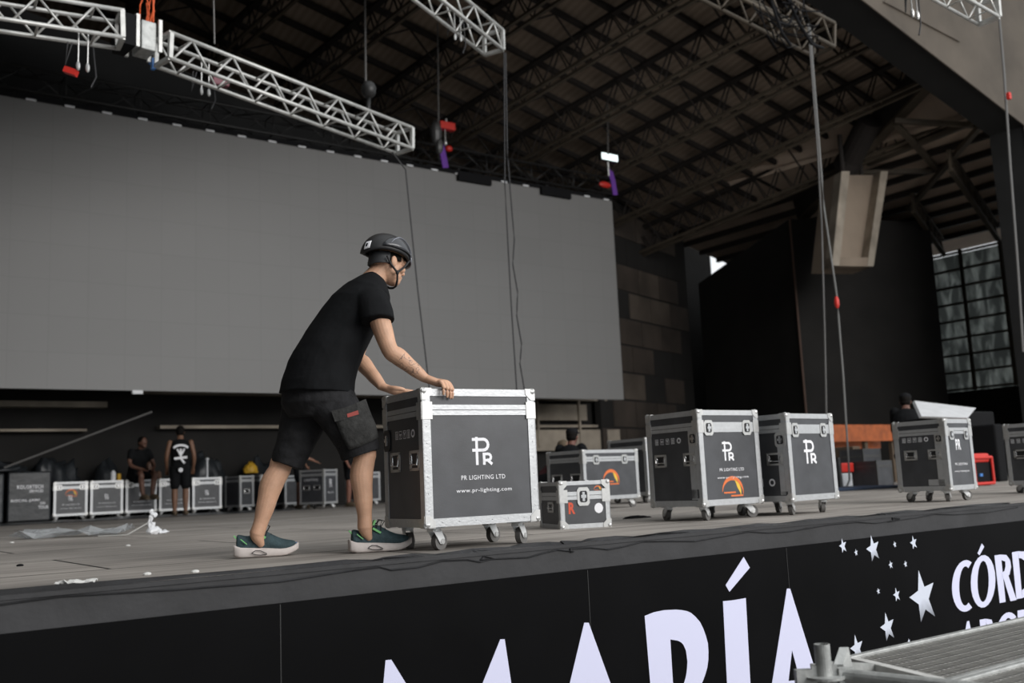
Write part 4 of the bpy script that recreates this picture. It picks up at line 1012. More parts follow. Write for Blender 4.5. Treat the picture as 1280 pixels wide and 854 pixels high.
bm = bmesh.new(); tube(bm, at(5, 585, 19.9), at(190, 515, 19.9), .02, 8); solo('diagonal_pole', bm, M['wire'], 'long grey pole leaning diagonally under the left part of the screen', 'pole')
# cloth edge on the floor along the back row
bm = bmesh.new(); rr = random.Random(2); n = 60
A_ = []; 
for i in range(n+1):
    x = 1.8 + i*(8.4-1.8)/n
    A_.append([bm.verts.new((x, y, .012+.03*max(0, noise.noise(V((x*2, y*3, 0)))+.2)*(0 < j < 5))) for j, y in enumerate((20.55, 20.2, 19.8, 19.4, 19.0, 18.5+.4*noise.noise(V((x, 0, 0)))))])
for a, b in zip(A_, A_[1:]):
    for j in range(5): bm.faces.new((a[j], a[j+1], b[j+1], b[j]))
thick(bm, -.006)
solo('floor_cloth', bm, M['tarp'], 'crumpled dark cloth lying on the floor before the back row', 'cloth')

# ------------------------------------------------------------------ debris on the stage
def crumple(name, label, cat, c, sx, sy, h, m, seed, rz=0):
    bm = bmesh.new(); N_ = 9; G_ = []
    R = Matrix.Rotation(rz, 3, 'Z')
    for i in range(N_):
        G_.append([bm.verts.new(V(c) + R@V((sx*(i/(N_-1)-.5), sy*(j/(N_-1)-.5)*(1+.4*noise.noise(V((i*.4, seed, 0)))), .004+h*max(0, .5+noise.noise(V((i*.7+seed*5, j*.7, seed)))*1.4)))) for j in range(N_)])
    for i in range(N_-1):
        for j in range(N_-1): bm.faces.new((G_[i][j], G_[i+1][j], G_[i+1][j+1], G_[i][j+1]))
    thick(bm, -.003)
    return solo(name, bm, m, label, cat)
crumple('plastic_sheet', 'flat sheet of clear crumpled plastic on the stage at left', 'plastic sheet', floor_at(93, 671), 1.0, .5, .07, M['clear'], 1, R_(-35))
crumple('paper_scrap', 'pale paper scrap near the stage edge at lower left', 'scrap', floor_at(95, 731), .14, .06, .015, M['paper'], 2, R_(-30))
t = thing('plastic_wrap', 'white crumpled plastic standing on the stage floor at left', 'plastic wrap', floor_at(192, 668))
c = floor_at(192, 668)
bm = bmesh.new()
for (dx, dz, r_, h_) in ((0, .03, .07, .035), (-.02, .08, .035, .045), (-.025, .14, .022, .04), (.0, .175, .035, .022), (-.02, .205, .02, .022), (.08, .015, .06, .014)):
    for v in ell(bm, c+V((dx, 0, dz)), (r_, r_*.7, h_), 12, 9): v.co += V((1, .6, .8))*(.022*noise.noise(v.co*38))
obj('wrap', bm, M['whitep'], t)
bm = bmesh.new(); bar(bm, c+V((-.02, 0, .12)), c+V((-.2, .1, .01)), .02, .01); bar(bm, c+V((-.2, .1, .008)), c+V((-.42, .25, .008)), .02, .006); obj('strap', bm, M['paper'], t)
bm = bmesh.new(); c = floor_at(368, 681); tube(bm, c, c+V((0, 0, .014)), .02, 12); solo('plastic_disc', bm, M['blue'], 'small blue bottle cap behind the rear shoe', 'bottle cap')
rr = random.Random(21)
for i, (u, v, lb) in enumerate(((244, 716, 'tiny white scrap on the stage just left of the rear shoe'), (160, 683, 'tiny white scrap below the white crumpled plastic'), (25, 708, 'tiny dark bit on the stage at far left'), (15, 679, 'tiny pale scrap at the left edge of the stage'), (184, 719, 'tiny pale scrap left of the rear shoe near the edge'))):
    c = floor_at(u, v); bm = bmesh.new(); ell(bm, c+V((0, 0, .004)), (.018, .012, .008), 8, 6); solo('floor_scrap', bm, M['paper'] if i != 2 else M['black'], lb, 'scrap', 'scraps on the stage floor')
for (u, v, lb) in ((795, 648, 'dark rag on the floor right of the small case'),):
    lump('floor_rag', lb, 'rag', tuple(floor_at(u, v)), (.12, .05, .02), M['black'], 9, .4)

# ------------------------------------------------------------------ gear in the right background
c = at(1080, 545, 12.5)
t = thing('orange_shelf', 'orange steel shelving frame behind the right flight cases', 'shelving', (c.x, 12.5, 0))
bm = bmesh.new(); a = at(1036, 531, 12.5); b = at(1122, 558, 12.5); zt_, zb_ = a.z, b.z
bx(bm, (a.x, 12.5, zb_+.12), (b.x, 12.56, zt_)); obj('cross_beam', bm, M['orangep'], t)
bm = bmesh.new(); bx(bm, (a.x, 12.9, zb_-.02), (b.x, 12.95, zb_+.2)); obj('rear_beam', bm, M['orangep'], t)
for x in (a.x, (a.x*.45+b.x*.55), b.x-.08):
    bm = bmesh.new(); bx(bm, (x, 12.58, 0), (x+.1, 12.66, zt_)); obj('post', bm, M['pallet'], t)
def gbox(name, label, cat, u0, v0, u1, v1, dep, m, dpt=.5, bevel=.015):
    """a box standing on the stage whose front spans the given pixels at depth Y"""
    a = at(u0, v0, dep); b = at(u1, v1, dep)
    bm = bmesh.new(); bx(bm, (a.x, dep, max(b.z, 0.0)), (b.x, dep+dpt, a.z), None, bevel); return solo(name, bm, m, label, cat), a, b
def trimmed(label, u0, v0, u1, v1, dep):
    a = at(u0, v0, dep); b = at(u1, v1, dep); zb = max(.0, b.z)
    flight_case(label, a.x, dep, 0, b.x-a.x, .5, zb, a.z, (a.z-zb)*.2, casters=False, group='dark cases in the right background', detail=0, tw=.03, trim='dulltrim')
trimmed('dark case with silver lid standing under the orange beam', 1078, 561, 1105, 607, 10.8)
trimmed('low dark case partly hidden by the wide black case', 1095, 576, 1118, 609, 9.8)
trimmed('dark cabinet of gear directly right of the logo only case', 1047, 572, 1054, 612, 9.6)
t = thing('red_generator', 'red framed generator right of the wide black case', 'generator', floor_at(1229, 609))
a = at(1216, 567, 7.6); b = at(1243, 605, 7.6); zb = max(b.z, .03)
bm = bmesh.new()
for x in (a.x, b.x):
    for y in (7.6, 8.1): tube(bm, (x, y, zb), (x, y, a.z-.05), .02)
for z in (zb, a.z-.06):
    tube(bm, (a.x, 7.6, z), (b.x, 7.6, z), .022); tube(bm, (a.x, 8.1, z), (b.x, 8.1, z), .022); tube(bm, (a.x, 7.6, z), (a.x, 8.1, z), .022); tube(bm, (b.x, 7.6, z), (b.x, 8.1, z), .022)
obj('frame', bm, M['red'], t)
bm = bmesh.new(); bx(bm, (a.x+.01, 7.62, a.z-.13), (b.x-.01, 8.08, a.z), None, .03); obj('top_cover', bm, M['red'], t)
bm = bmesh.new(); bx(bm, (a.x+.03, 7.63, zb+.02), (b.x-.03, 8.05, a.z-.13), None, .01); obj('engine_body', bm, M['black'], t)
bm = bmesh.new(); bx(bm, (a.x+.15, 7.61, zb+.1), (a.x+.22, 7.63, zb+.14)); obj('control_panel', bm, M['blue'], t)
bm = bmesh.new()
for x in (a.x+.04, b.x-.04): bx(bm, (x-.03, 7.65, 0), (x+.03, 8.05, zb))
obj('foot', bm, M['black'], t)
gbox('red_reel', 'red and white cable reel box beside the pale rope', 'cable reel', 1052, 579, 1068, 590, 10.2, M['red'])
gbox('white_box', 'small white box below the red reel box', 'box', 1053, 592, 1067, 612, 10.0, M['whitep'])
gbox('carton', 'brown upright carton between red reel and dark cases', 'carton', 1066, 558, 1080, 611, 11.4, M['pallet'])
o_, a, b = gbox('blue_pallet', 'blue painted low pallet under the gear behind the logo only case', 'pallet', 1040, 611, 1125, 619, 9.0, M['bluecloth'], 1.2)
gbox('gear_stack', 'black stack of gear behind the wide black case', 'gear', 1206, 514, 1252, 600, 9.6, M['black'], .6, .03)
gbox('gear_stack', 'black low cabinet between the right hand cases', 'gear', 1243, 530, 1262, 606, 8.8, M['black'], .5, .03)
# grey-white lid propped behind the wide black case
t = thing('tilted_panel', 'pale grey board lying over gear behind the wide black case', 'board', tuple(at(1170, 522, 7.6)))
bm = bmesh.new(); P = [at(1143, 501, 8.2), at(1220, 510, 7.6), at(1210, 522.5, 7.3), at(1152, 520.5, 7.6)]; prism(bm, P, (0.02, .05, -.02)); obj('board', bm, M['whitep'], t)
bm = bmesh.new(); a = at(1155, 523, 7.7); b = at(1208, 523, 7.7); bx(bm, (a.x, 7.7, 0), (b.x, 8.1, a.z), None, .02); obj('stand', bm, M['black'], t)

# ================================================================== SCAFFOLD DECK, LOWER RIGHT
dz = -0.33
def dk(u, v): return floor_at(u, v, dz)
c1 = dk(1060, 822); c2 = dk(1186, 852)
YA, YB = c1.y, c2.y; XA, XB = c1.x, c2.x
def punched(name_, y0, y1, x0, x1, slant):
    """a galvanised deck plank with a pressed tread pattern"""
    pass
m = bpy.data.materials.new('punched_steel_tread'); m.use_nodes = True; t_ = m.node_tree; b_s = t_.nodes['Principled BSDF']; L = t_.links.new
tc = t_.nodes.new('ShaderNodeTexCoord'); vo = t_.nodes.new('ShaderNodeTexBrick'); vo.inputs['Scale'].default_value = 1; vo.offset = .5
vo.inputs['Brick Width'].default_value = .027; vo.inputs['Row Height'].default_value = .052; vo.inputs['Mortar Size'].default_value = .008; vo.inputs['Mortar Smooth'].default_value = 1
vo.inputs['Color1'].default_value = (.36, .35, .33, 1); vo.inputs['Color2'].default_value = (.27, .265, .25, 1); vo.inputs['Mortar'].default_value = (.11, .108, .10, 1)
L(tc.outputs['Object'], vo.inputs['Vector']); L(vo.outputs['Color'], b_s.inputs['Base Color'])
bp = t_.nodes.new('ShaderNodeBump'); bp.inputs['Strength'].default_value = 1; bp.inputs['Distance'].default_value = .008; L(vo.outputs['Fac'], bp.inputs['Height']); L(bp.outputs[0], b_s.inputs['Normal'])
b_s.inputs['Metallic'].default_value = .4; b_s.inputs['Roughness'].default_value = .45
M['tread'] = m; M['endcap'] = mat('brightened_zinc_end', (.6, .6, .58), .6, 0, .15, 20)  # end cap coloured paler than the galvanised steel, for light its face lacks
for (y1, y0, xa, xb, lb) in ((YA, YB+.012, XA, XB, 'galvanised steel scaffold deck plank nearest the stage banner'), (YB-.012, YB-.45, XB, XB-.12, 'galvanised steel scaffold deck plank at the lower right corner')):
    t = thing('scaffold_deck', lb, 'scaffold deck', ((xa+xb)/2+1.2, (y0+y1)/2, dz-.06), 0, 'scaffold deck planks')
    bm = bmesh.new(); prism(bm, [(xb+.02, y0+.012, dz-.006), (xa+.02, y1-.012, dz-.006), (xa+2.6, y1-.012, dz-.006), (xa+2.6, y0+.012, dz-.006)], (0, 0, -.004)); obj('tread_plate', bm, M['tread'], t)
    for y in (y0, y1):
        bm = bmesh.new(); x_ = xb if y == y0 else xa; bx(bm, (x_, y-.012, dz-.06), (xa+2.6, y+.012, dz+.004), None, .003); obj('side_rail', bm, M['galv'], t)
    bm = bmesh.new(); prism(bm, [(xb, y0, dz-.001), (xa, y1, dz-.001), (xa+.035, y1, dz-.001), (xb+.035, y0, dz-.001)], (0, 0, -.055)); obj('end_cap', bm, M['endcap'], t)
t = thing('scaffold_standard', 'galvanised scaffold tube with rosette beside the steel decks', 'scaffold tube', (2.625, 2.03, -1.5))
c = atd(1030, 840, 3.1); c.z = 0
bm = bmesh.new(); n = 20; zt_ = atd(1030, 806, 3.1).z
rings = [(.0242, -1.5), (.0242, zt_), (.020, zt_), (.020, -1.4)]
Rg = [[bm.verts.new((c.x+r*math.cos(2*PI*k/n), c.y+r*math.sin(2*PI*k/n), z)) for k in range(n)] for r, z in rings]
for A1, B1 in zip(Rg, Rg[1:]):
    for k in range(n): bm.faces.new((A1[k], A1[(k+1) % n], B1[(k+1) % n], B1[k]))
obj('tube', bm, M['galv'], t)
bm = bmesh.new(); zr = atd(1030, 846, 3.1).z
tube(bm, (c.x, c.y, zr-.004), (c.x, c.y, zr+.004), .062, 24); obj('rosette', bm, M['galv'], t)
for ang in (-35, 55, 145):
    bm = bmesh.new(); dd = V((math.cos(R_(ang)), math.sin(R_(ang)), 0)); p = V((c.x, c.y, zr))+dd*.03
    bar(bm, p+V((0, 0, -.03)), p+V((0, 0, .035)), .012, .02, dd); bar(bm, p+dd*.012+V((0, 0, .0)), p+dd*.06, .03, .05); obj('wedge_head', bm, M['galv'], t)
t = thing('scaffold_ledger', 'galvanised ledger tube carrying the ends of the steel decks', 'scaffold tube', (XA-.02, (YA+YB)/2, dz-.1))
p = V((c.x+.05, c.y-.02, zr)); q = V((XB-.1, YB-.5, zr-.005))
bm = bmesh.new(); tube(bm, p, V((XB+.0, YB-.35, zr)), .022, 14); obj('tube', bm, M['galv'], t)
bm = bmesh.new(); prism(bm, [p+V((.0, .02, .03)), p+V((.05, .03, .075)), p+V((.06, .03, .02)), p+V((.03, .02, -.03))], (.02, -.02, 0)); obj('hook_plate', bm, M['galv'], t)
bm = bmesh.new(); bar(bm, V((c.x+.03, c.y+.02, zr+.02)), V((XA+.02, YA-.12, dz-.03)), .03, .04); obj('bracket', bm, M['galv'], t)

# ================================================================== PEOPLE
def person_root(label, loc, rz=0.0, group=None): return thing('person', label, 'person', loc, rz, group)

# ---- the man in the helmet: joints placed on vertical planes parallel to his walk
WA = R_(108); W = V((math.sin(WA), math.cos(WA), 0)); RT = V((-math.cos(WA)*-1*-1, 0, 0))
RT = V((W.y, -W.x, 0))               # his right-hand side, towards the camera
PM = V((2.155, 4.65, 0))
def mp(u, v, lat):
    r = ray(u, v); k = (lat + (PM-CAM).dot(RT))/r.dot(RT); return CAM + r*k
K = 4.95/1244.4                     # metres per pixel at his distance
man = person_root('man in black helmet, tee and cargo shorts pushing the large flight case', PM)
UP = V((0, 0, 1))
J = dict(hR=mp(420, 505, .09), kR=mp(455, 563, .095), aR=mp(456, 660, .085), hL=mp(393, 503, -.09), kL=mp(353, 577, -.085), aL=mp(321, 668, -.08),
         sR=mp(467, 378, .17), eR=mp(487, 437, .25), sL=mp(466, 372, -.17), eL=mp(446, 445, -.23))
# hand targets on the case: right hand on the front top edge, left hand on the left top edge
cy_, sy_ = math.cos(R_(-5.1)), math.sin(R_(-5.1)); CX_ = V((cy_, sy_, 0)); CYv = V((-sy_, cy_, 0)); CO = V((2.485, 4.177, 0)); ZT = .786
def cs(x, y, z): return CO + CX_*x + CYv*y + UP*z
handR = cs(.116, .034, ZT+.031)      # centre of the palm
wristR = cs(.060, .078, ZT+.060)
handL = cs(.045, .40, ZT+.026); wristL = cs(-.02, .43, ZT+.055)
skin = skin_mat('sun_tanned_skin', (0.58, 0.345, 0.23), tuple((J['eR'].lerp(wristR, .55)) - PM + UP*.0))
bm = bmesh.new()
# legs
def leg(h, k, a):
    d = (a-k); 
    limb(bm, [h, h.lerp(k, .5), k, k.lerp(a, .12), k.lerp(a, .32)-W*.014, k.lerp(a, .6)-W*.006, k.lerp(a, .85), a+V((0, 0, .0))], [.066, .072, (.057, .057), (.055, .054), (.058, .055), .047, .036, .037], W, 20, 4)
    limb(bm, [a+V((0, 0, .01)), a+W*.005-UP*.015, a+W*.02-UP*.05], [.035, .032, .018], UP, 14, 3)
leg(J['hR'], J['kR'], J['aR']); leg(J['hL'], J['kL'], J['aL'])
# torso core and neck
pel = mp(398, 500, 0); che = mp(445, 395, 0); nb = mp(467, 355, 0); hdc = mp(483.5, 328, 0)
limb(bm, [pel, pel.lerp(che, .5), che, nb], [(.11, .14), (.10, .13), (.10, .15), (.06, .07)], W, 20, 4)
limb(bm, [nb-W*.02, nb.lerp(hdc, .5)+UP*.005, hdc-UP*.02], [.062, .058, .06], W, 18, 3)
# arms
def arm(s, e, wv, ref):
    limb(bm, [s, s.lerp(e, .45), e, e.lerp(wv, .25), e.lerp(wv, .65), wv], [.056, .052, .042, .045, .036, (.024, .030)], ref, 18, 4)
arm(J['sR'], J['eR'], wristR, UP); arm(J['sL'], J['eL'], wristL, UP)
# hands
def hand(wr, palm, fdir, side, up_h, spread, curl, thumb_side, splay=0.0):
    """fdir = direction of the fingers on the flat, side = towards the little finger"""
    n = up_h
    limb(bm, [wr, wr.lerp(palm, .5), palm, palm+fdir*.035], [(.022, .028), (.021, .036), (.020, .043), (.015, .042)], n, 16, 3)
    Ls = [.082, .090, .085, .068]
    for i in range(4):
        o = palm + fdir*.034 + side*(-.033+.0215*i) + n*.004*(i in (1, 2))
        d = (fdir + side*(-.10+.07*i)*splay).normalized(); ax = d.cross(n).normalized(); L_ = Ls[i]; pts = [o-d*.02, o]; cu = 0
        for j, (f, cang) in enumerate(((.45, curl[0]), (.32, curl[1]), (.23, curl[2]))):
            cu += cang + (3 if i == 0 else 0)*(j == 0); q = Matrix.Rotation(R_(-cu), 3, ax); pts.append(pts[-1] + (q @ d)*L_*f)
        limb(bm, pts, [.0105, .0108, .0098, .009, .0074], n, 10, 3)
    tb = wr.lerp(palm, .35) - side*.026
    limb(bm, [tb, tb - side*.022 + fdir*.02 - n*.004, tb - side*.030 + fdir*.048 - n*.008, tb - side*.024 + fdir*.070 - n*.012], [.014, .0125, .0105, .0085], n, 10, 3)
fd = (-CYv*0.94 + CX_*.34).normalized(); 
# right hand: wrist at the left, palm on the lid, fingers over the front edge and down
fdR = (-CYv*.90 + CX_*.42).normalized(); sdR = fdR.cross(UP)*1.0
hand(wristR, handR, fdR, -sdR if sdR.dot(CX_) > 0 else sdR, UP, 0, (54, 34, 8), -1, 1.2)
fdL = (CX_*.97 - CYv*.2).normalized(); sdL = CYv*-1 + CX_*-.2
hand(wristL, handL, fdL, (CYv).normalized(), UP, 0, (6, 10, 8), 1, 1.0)
# head (looks ahead and down, turned away from the camera)
HA = R_(84); hf = V((math.sin(HA), math.cos(HA), 0)); hr = V((hf.y, -hf.x, 0)); pit = R_(11)
hfw = (hf*math.cos(pit) - UP*math.sin(pit)).normalized(); hup = (UP*math.cos(pit) + hf*math.sin(pit)).normalized()
RH = Matrix((hr, hfw, hup)).transposed()          # columns: right, forward, up
def hp(x, y, z): return hdc + RH @ V((x, y, z))
def he(c, r): ell(bm, hp(*c), r, 20, 14, RH)
he((0, 0, .025), (.074, .094, .085)); he((0, .018, -.035), (.063, .078, .075)); he((0, .05, -.085), (.040, .045, .032))
he((.0, .038, -.06), (.054, .055, .045)); he((0, .094, -.02), (.012, .018, .026)); he((0, .105, -.033), (.014, .016, .012)); he((0, .085, .02), (.05, .02, .012))
he((0, .092, -.062), (.021, .012, .006)); he((0, .090, -.073), (.018, .012, .006)); he((.045, .06, -.03), (.022, .03, .022)); he((-.045, .06, -.03), (.022, .03, .022))
for s in (1, -1):
    he((s*.074, -.004, -.012), (.010, .019, .031)); he((s*.079, -.010, -.008), (.007, .015, .026)); he((s*.031, .083, .002), (.014, .011, .008))
body = obj('body', bm, skin, man)
remesh(body, .0032, 3)
# tee shirt
def seg2(a, b, lat, hw):
    p, q = mp(*a, lat), mp(*b, lat); c = (p+q)/2; return (c, (q-p)/2, RT*hw)
bm = bmesh.new()
loft(bm, [seg2((348, 491), (442, 494), 0, .20), seg2((351, 477), (444, 480), 0, .20), seg2((360, 451), (448, 462), 0, .19), seg2((369, 436), (456, 441), 0, .185), seg2((381, 414), (467, 420), 0, .185), seg2((396, 394), (478, 402), 0, .19), seg2((414, 369), (486, 388), 0, .195), seg2((434, 354), (487, 374), 0, .18), seg2((450, 345), (485, 364), 0, .13), seg2((461, 340), (483, 358), 0, .085)], 32)
for s, S, E in ((1, 'sR', 'eR'), (-1, 'sL', 'eL')):
    if s == 1: pts = [mp(456, 366, .11), mp(466, 376, .165), mp(471, 391, .205), mp(472.5, 402, .222)]
    else: pts = [mp(458, 366, -.11), mp(464, 378, -.165), mp(461, 395, -.20), mp(458, 408, -.215)]
    d = (pts[-1]-pts[-2]).normalized(); rings = []
    for i, (p, ra) in enumerate(zip(pts, (.07, .085, .088, .088))):
        tt = (pts[min(i+1, 3)]-pts[max(i-1, 0)]); a, b = frame(tt, W); rings.append((p, a*ra, b*ra*.82))
    loft(bm, rings, 24)
def folds(co, n):
    p = co*1.0; r = abs(noise.noise(V((p.x*9, p.y*9, p.z*5)))) ; q = noise.noise(V((p.x*4+3, p.y*4, p.z*11)))
    return n*(.006*q - .007*r)
shirt = obj('t_shirt', bm, M['tee'], man); remesh(shirt, .006, 4, folds)
# cargo shorts
bm = bmesh.new()
loft(bm, [seg2((353, 481), (441, 483), 0, .175), seg2((351, 505), (449, 505), 0, .185), seg2((362, 522), (440, 520), 0, .135)], 28)
def legtube(tops, hems, lat, hw):
    rings = []
    for (a, b, la, h) in tops: rings.append(seg2(a, b, la, h))
    loft(bm, rings, 26)
legtube([((372, 500), (447, 496), .07, .10), ((388, 518), (456, 517), .085, .108), ((405, 538), (466, 537), .095, .108), ((419, 560), (473, 552), .10, .105), ((427.5, 577), (474, 562), .10, .10)], 0, 0, 0)
legtube([((352, 503), (425, 506), -.07, .10), ((350, 524), (412, 528), -.08, .105), ((345, 548), (397, 553), -.085, .105), ((340, 570), (383, 580), -.085, .10), ((338, 577), (377, 589), -.085, .10)], 0, 0, 0)
def folds2(co, n):
    r = abs(noise.noise(V((co.x*8+5, co.y*8, co.z*9)))); q = noise.noise(V((co.x*5, co.y*5, co.z*14)))
    return n*(.007*q - .008*r)
shorts = obj('cargo_shorts', bm, M['short'], man); remesh(shorts, .006, 3, folds2)
# pocket and patch on the right thigh (outer side faces the camera)
def pk(u, v, o=0.0): return mp(u, v, .186+o)
bm = bmesh.new()
g = [[(415, 515), (430, 511), (445, 505), (456, 500)], [(421, 530), (437, 527), (451, 521), (461.5, 516)], [(427, 545), (443, 543), (458, 536), (468, 531)], [(436, 562), (450, 558), (463, 552), (471.5, 547)]]
bul = [[.0, .01, .008, -.012], [.004, .018, .014, -.008], [.006, .02, .016, -.008], [-.004, .008, .006, -.015]]
Vg = [[bm.verts.new(pk(*g[i][j], bul[i][j])) for j in range(4)] for i in range(4)]
for i in range(3):
    for j in range(3): bm.faces.new((Vg[i][j], Vg[i][j+1], Vg[i+1][j+1], Vg[i+1][j]))
bmesh.ops.subdivide_edges(bm, edges=bm.edges[:], cuts=2, use_grid_fill=True, smooth=.6)
thick(bm, .012)
pocket = obj('cargo_pocket', bm, M['shortp'], man, smooth=True)
bm = bmesh.new(); Vg = [[bm.verts.new(pk(u, v, .022+(-.006 if j in (0, 3) else .0)-(.016 if j == 3 else 0))) for j, (u, v) in enumerate(r_)] for r_ in ([(414, 514), (430, 510), (445, 504), (456.5, 499)], [(418.5, 527.5), (434.5, 524), (448, 518.5), (459, 513)])]
for j in range(3): bm.faces.new((Vg[0][j], Vg[0][j+1], Vg[1][j+1], Vg[1][j]))
thick(bm, .006); obj('pocket_flap', bm, M['shortp'], pocket)
bm = bmesh.new(); P = [pk(433.6, 517.5, .03), pk(447.5, 513, .028), pk(448.5, 518, .028), pk(434.6, 522, .03)]; prism(bm, P, -RT*.004); obj('red_patch', bm, M['patch'], pocket)
# shoes
def shoe(c, yaw_dir, pitch, sgn, nm):
    f = yaw_dir.normalized(); s = V((f.y, -f.x, 0)); q = Matrix.Rotation(R_(pitch), 3, s); f2 = q @ f; u2 = q @ UP
    Pt = lambda x, y, z: c + f2*x + s*y + u2*z
    L_ = .315
    def outline(x):      # half widths along the sole
        return .036+.010*math.sin(min(1, x/.08)*PI/2) if x < .1 else .046 + .006*math.sin((x-.1)/.13*PI/2) if x < .23 else .052*math.sqrt(max(.02, 1-((x-.23)/.088)**2))
    root = bmesh.new(); rings = []
    xs_ = [-.004, .004, .03, .06, .1, .14, .18, .22, .25, .28, .3, .312]
    for x in xs_:
        hw = outline(max(0, x)) * (.75 if x < 0 else 1); rise = .030*max(0, (x-.22)/.09)**2 + .010*max(0, (.04-x)/.04)**2; th = .056 - .022*max(0, (x-.04)/.27) 
        rings.append((Pt(x, 0, rise+th/2), s*hw, u2*th/2))
    R2 = []
    for cc_, a, b in rings:      # flat-sided super-ellipse
        R2.append([root.verts.new(cc_ + a*(abs(math.cos(th))**.55*(1 if math.cos(th) > 0 else -1)) + b*(abs(math.sin(th))**.4*(1 if math.sin(th) > 0 else -1))) for th in [2*PI*k/24 for k in range(24)]])
    for A1, B1 in zip(R2, R2[1:]):
        for k in range(24): root.faces.new((A1[k], A1[(k+1) % 24], B1[(k+1) % 24], B1[k]))
    root.faces.new(R2[0][::-1]); root.faces.new(R2[-1])
    up_m = bmesh.new(); rings = []
    for x, h, k in ((.008, .112, .74), (.02, .120, .82), (.05, .108, .86), (.085, .106, .86), (.11, .128, .84), (.135, .138, .80), (.16, .124, .84), (.19, .106, .88), (.22, .090, .92), (.25, .078, .95), (.28, .066, .93), (.300, .054, .82)):
        z0 = .020 + .030*max(0, (x-.22)/.09)**2; hw = outline(x)*k; top_ = h + .018*max(0, (x-.24)/.07)
        rings.append([Pt(x, 0, z0), hw, top_-z0])
    R2 = []
    for cc_, hw, h in rings:
        rg = []
        for k in range(20):
            th = 2*PI*k/20; cth, sth = math.cos(th), math.sin(th); z = (.5+.5*sth)*h
            wx = hw*(abs(cth)**.6)*(1 if cth > 0 else -1)*(1-.42*max(0, sth)**1.5*min(1, h/.07))
            rg.append(up_m.verts.new(cc_ + s*wx + u2*z))
        R2.append(rg)
    for A1, B1 in zip(R2, R2[1:]):
        for k in range(20): up_m.faces.new((A1[k], A1[(k+1) % 20], B1[(k+1) % 20], B1[k]))
    up_m.faces.new(R2[0][::-1]); up_m.faces.new(R2[-1])
    sh = obj('shoe', up_m, M['shoe'], man, smooth=True); m_ = sh.modifiers.new('s', 'SUBSURF'); m_.levels = m_.render_levels = 1
    obj('sole', root, M['sole'], sh, smooth=True)
    b = bmesh.new()
    for i in range(5):
        x = .135+.02*i; z = .141-.0145*i; pathtube(b, [Pt(x-.004, -.030, z-.020), Pt(x, -.012, z-.001), Pt(x+.003, .012, z-.001), Pt(x-.004, .030, z-.020)], .0032)
    for sg in (-1, 1): pathtube(b, [Pt(.138, 0, .138), Pt(.15, sg*.02, .158), Pt(.172, sg*.03, .150), Pt(.16, sg*.015, .128)], .0024)
    obj('laces', b, M['strap'], sh)
    b = bmesh.new(); bar(b, Pt(.112, sgn*.030, .118), Pt(.150, sgn*.036, .094), .020, .010, u2); bar(b, Pt(.016, 0, .090), Pt(-.002, 0, .112), .014, .006, u2); bar(b, Pt(.03, sgn*.0405, .094), Pt(.060, sgn*.046, .068), .004, .004, u2); bar(b, Pt(.118, 0, .132), Pt(.130, 0, .156), .030, .010, f2)
    obj('lime_trim', b, M['lime'], sh)
    b = bmesh.new()
    for pts in ([(.082, .052, .024), (.10, .0545, .036), (.125, .0555, .034), (.155, .056, .018)], [(.082, .052, .024), (.10, .0535, .016), (.125, .0545, .013), (.155, .056, .014)]): pathtube(b, [Pt(x, sgn*y*.99, z) for x, y, z in pts], .0018)
    obj('sole_line', b, M['strap'], sh)
fR = floor_at(438, 690.5); 
shoe(V((2.272, 4.556, 0.0)), hdir(106), 0, 1, 'R'); shoe(V((1.810, 4.893, 0)), hdir(110), 0, 1, 'L')

# helmet, worn on the head
bm = bmesh.new(); N_, Mr = 36, 12; hx, hy, hz = .108, .138, .118; ring_prev = None
def rimz(a):          # a: 0 = right side, 90 = front, 270 = back
    f = math.sin(a); return .002 + (-.020*max(0, f)**3) + (-.030*max(0, -f)**4)
vsr = []
for j in range(Mr+1):
    ph = PI/2*j/Mr; row_ = []
    for i in range(N_):
        a = 2*PI*i/N_; z_r = rimz(a); zz = z_r + (hz - z_r)*math.sin(ph); rad = math.cos(ph)**.85 if j < Mr else 0
        bulge = 1 + .03*math.cos(2*a)*math.cos(ph)
        row_.append(bm.verts.new(hp(hx*rad*math.cos(a)*bulge, hy*rad*math.sin(a)*(1.0 if math.sin(a) > 0 else 1.06)-.010, zz+.030)))
    vsr.append(row_)
for A1, B1 in zip(vsr, vsr[1:]):
    for i in range(N_): bm.faces.new((A1[i], A1[(i+1) % N_], B1[(i+1) % N_], B1[i]))
bmesh.ops.remove_doubles(bm, verts=bm.verts, dist=.0004)
bmesh.ops.recalc_face_normals(bm, faces=bm.faces); thick(bm, .012)
hel = obj('helmet', bm, M['helm'], man, smooth=True)
def hshell(a, ph, o=0.004):      # point on the shell at angle a, elevation ph, o outwards
    a = R_(a); ph = R_(ph); z_r = rimz(a); zz = z_r+(hz-z_r)*math.sin(ph); rad = math.cos(ph)**.85
    p = V((hx*rad*math.cos(a)*(1+.03*math.cos(2*a)*math.cos(ph)), hy*rad*math.sin(a)*(1.0 if math.sin(a) > 0 else 1.06)-.010, zz+.030)); n_ = V((p.x/hx**2, p.y/hy**2, (p.z-.03)/hz**2)).normalized(); return hdc + RH @ (p+n_*o)
def hpatch(name, m, a0, a1, lo, hi, o, nn=10, parent=None):
    bm = bmesh.new(); G_ = []
    for i in range(nn+1):
        f = i/nn; a = a0+(a1-a0)*f; l = lo(f); h = hi(f); G_.append([bm.verts.new(hshell(a, l+(h-l)*j/4, o)) for j in range(5)])
    for i in range(nn):
        for j in range(4): bm.faces.new((G_[i][j], G_[i+1][j], G_[i+1][j+1], G_[i][j+1]))
    bmesh.ops.recalc_face_normals(bm, faces=bm.faces); thick(bm, .003)
    return obj(name, bm, m, hel, smooth=True)
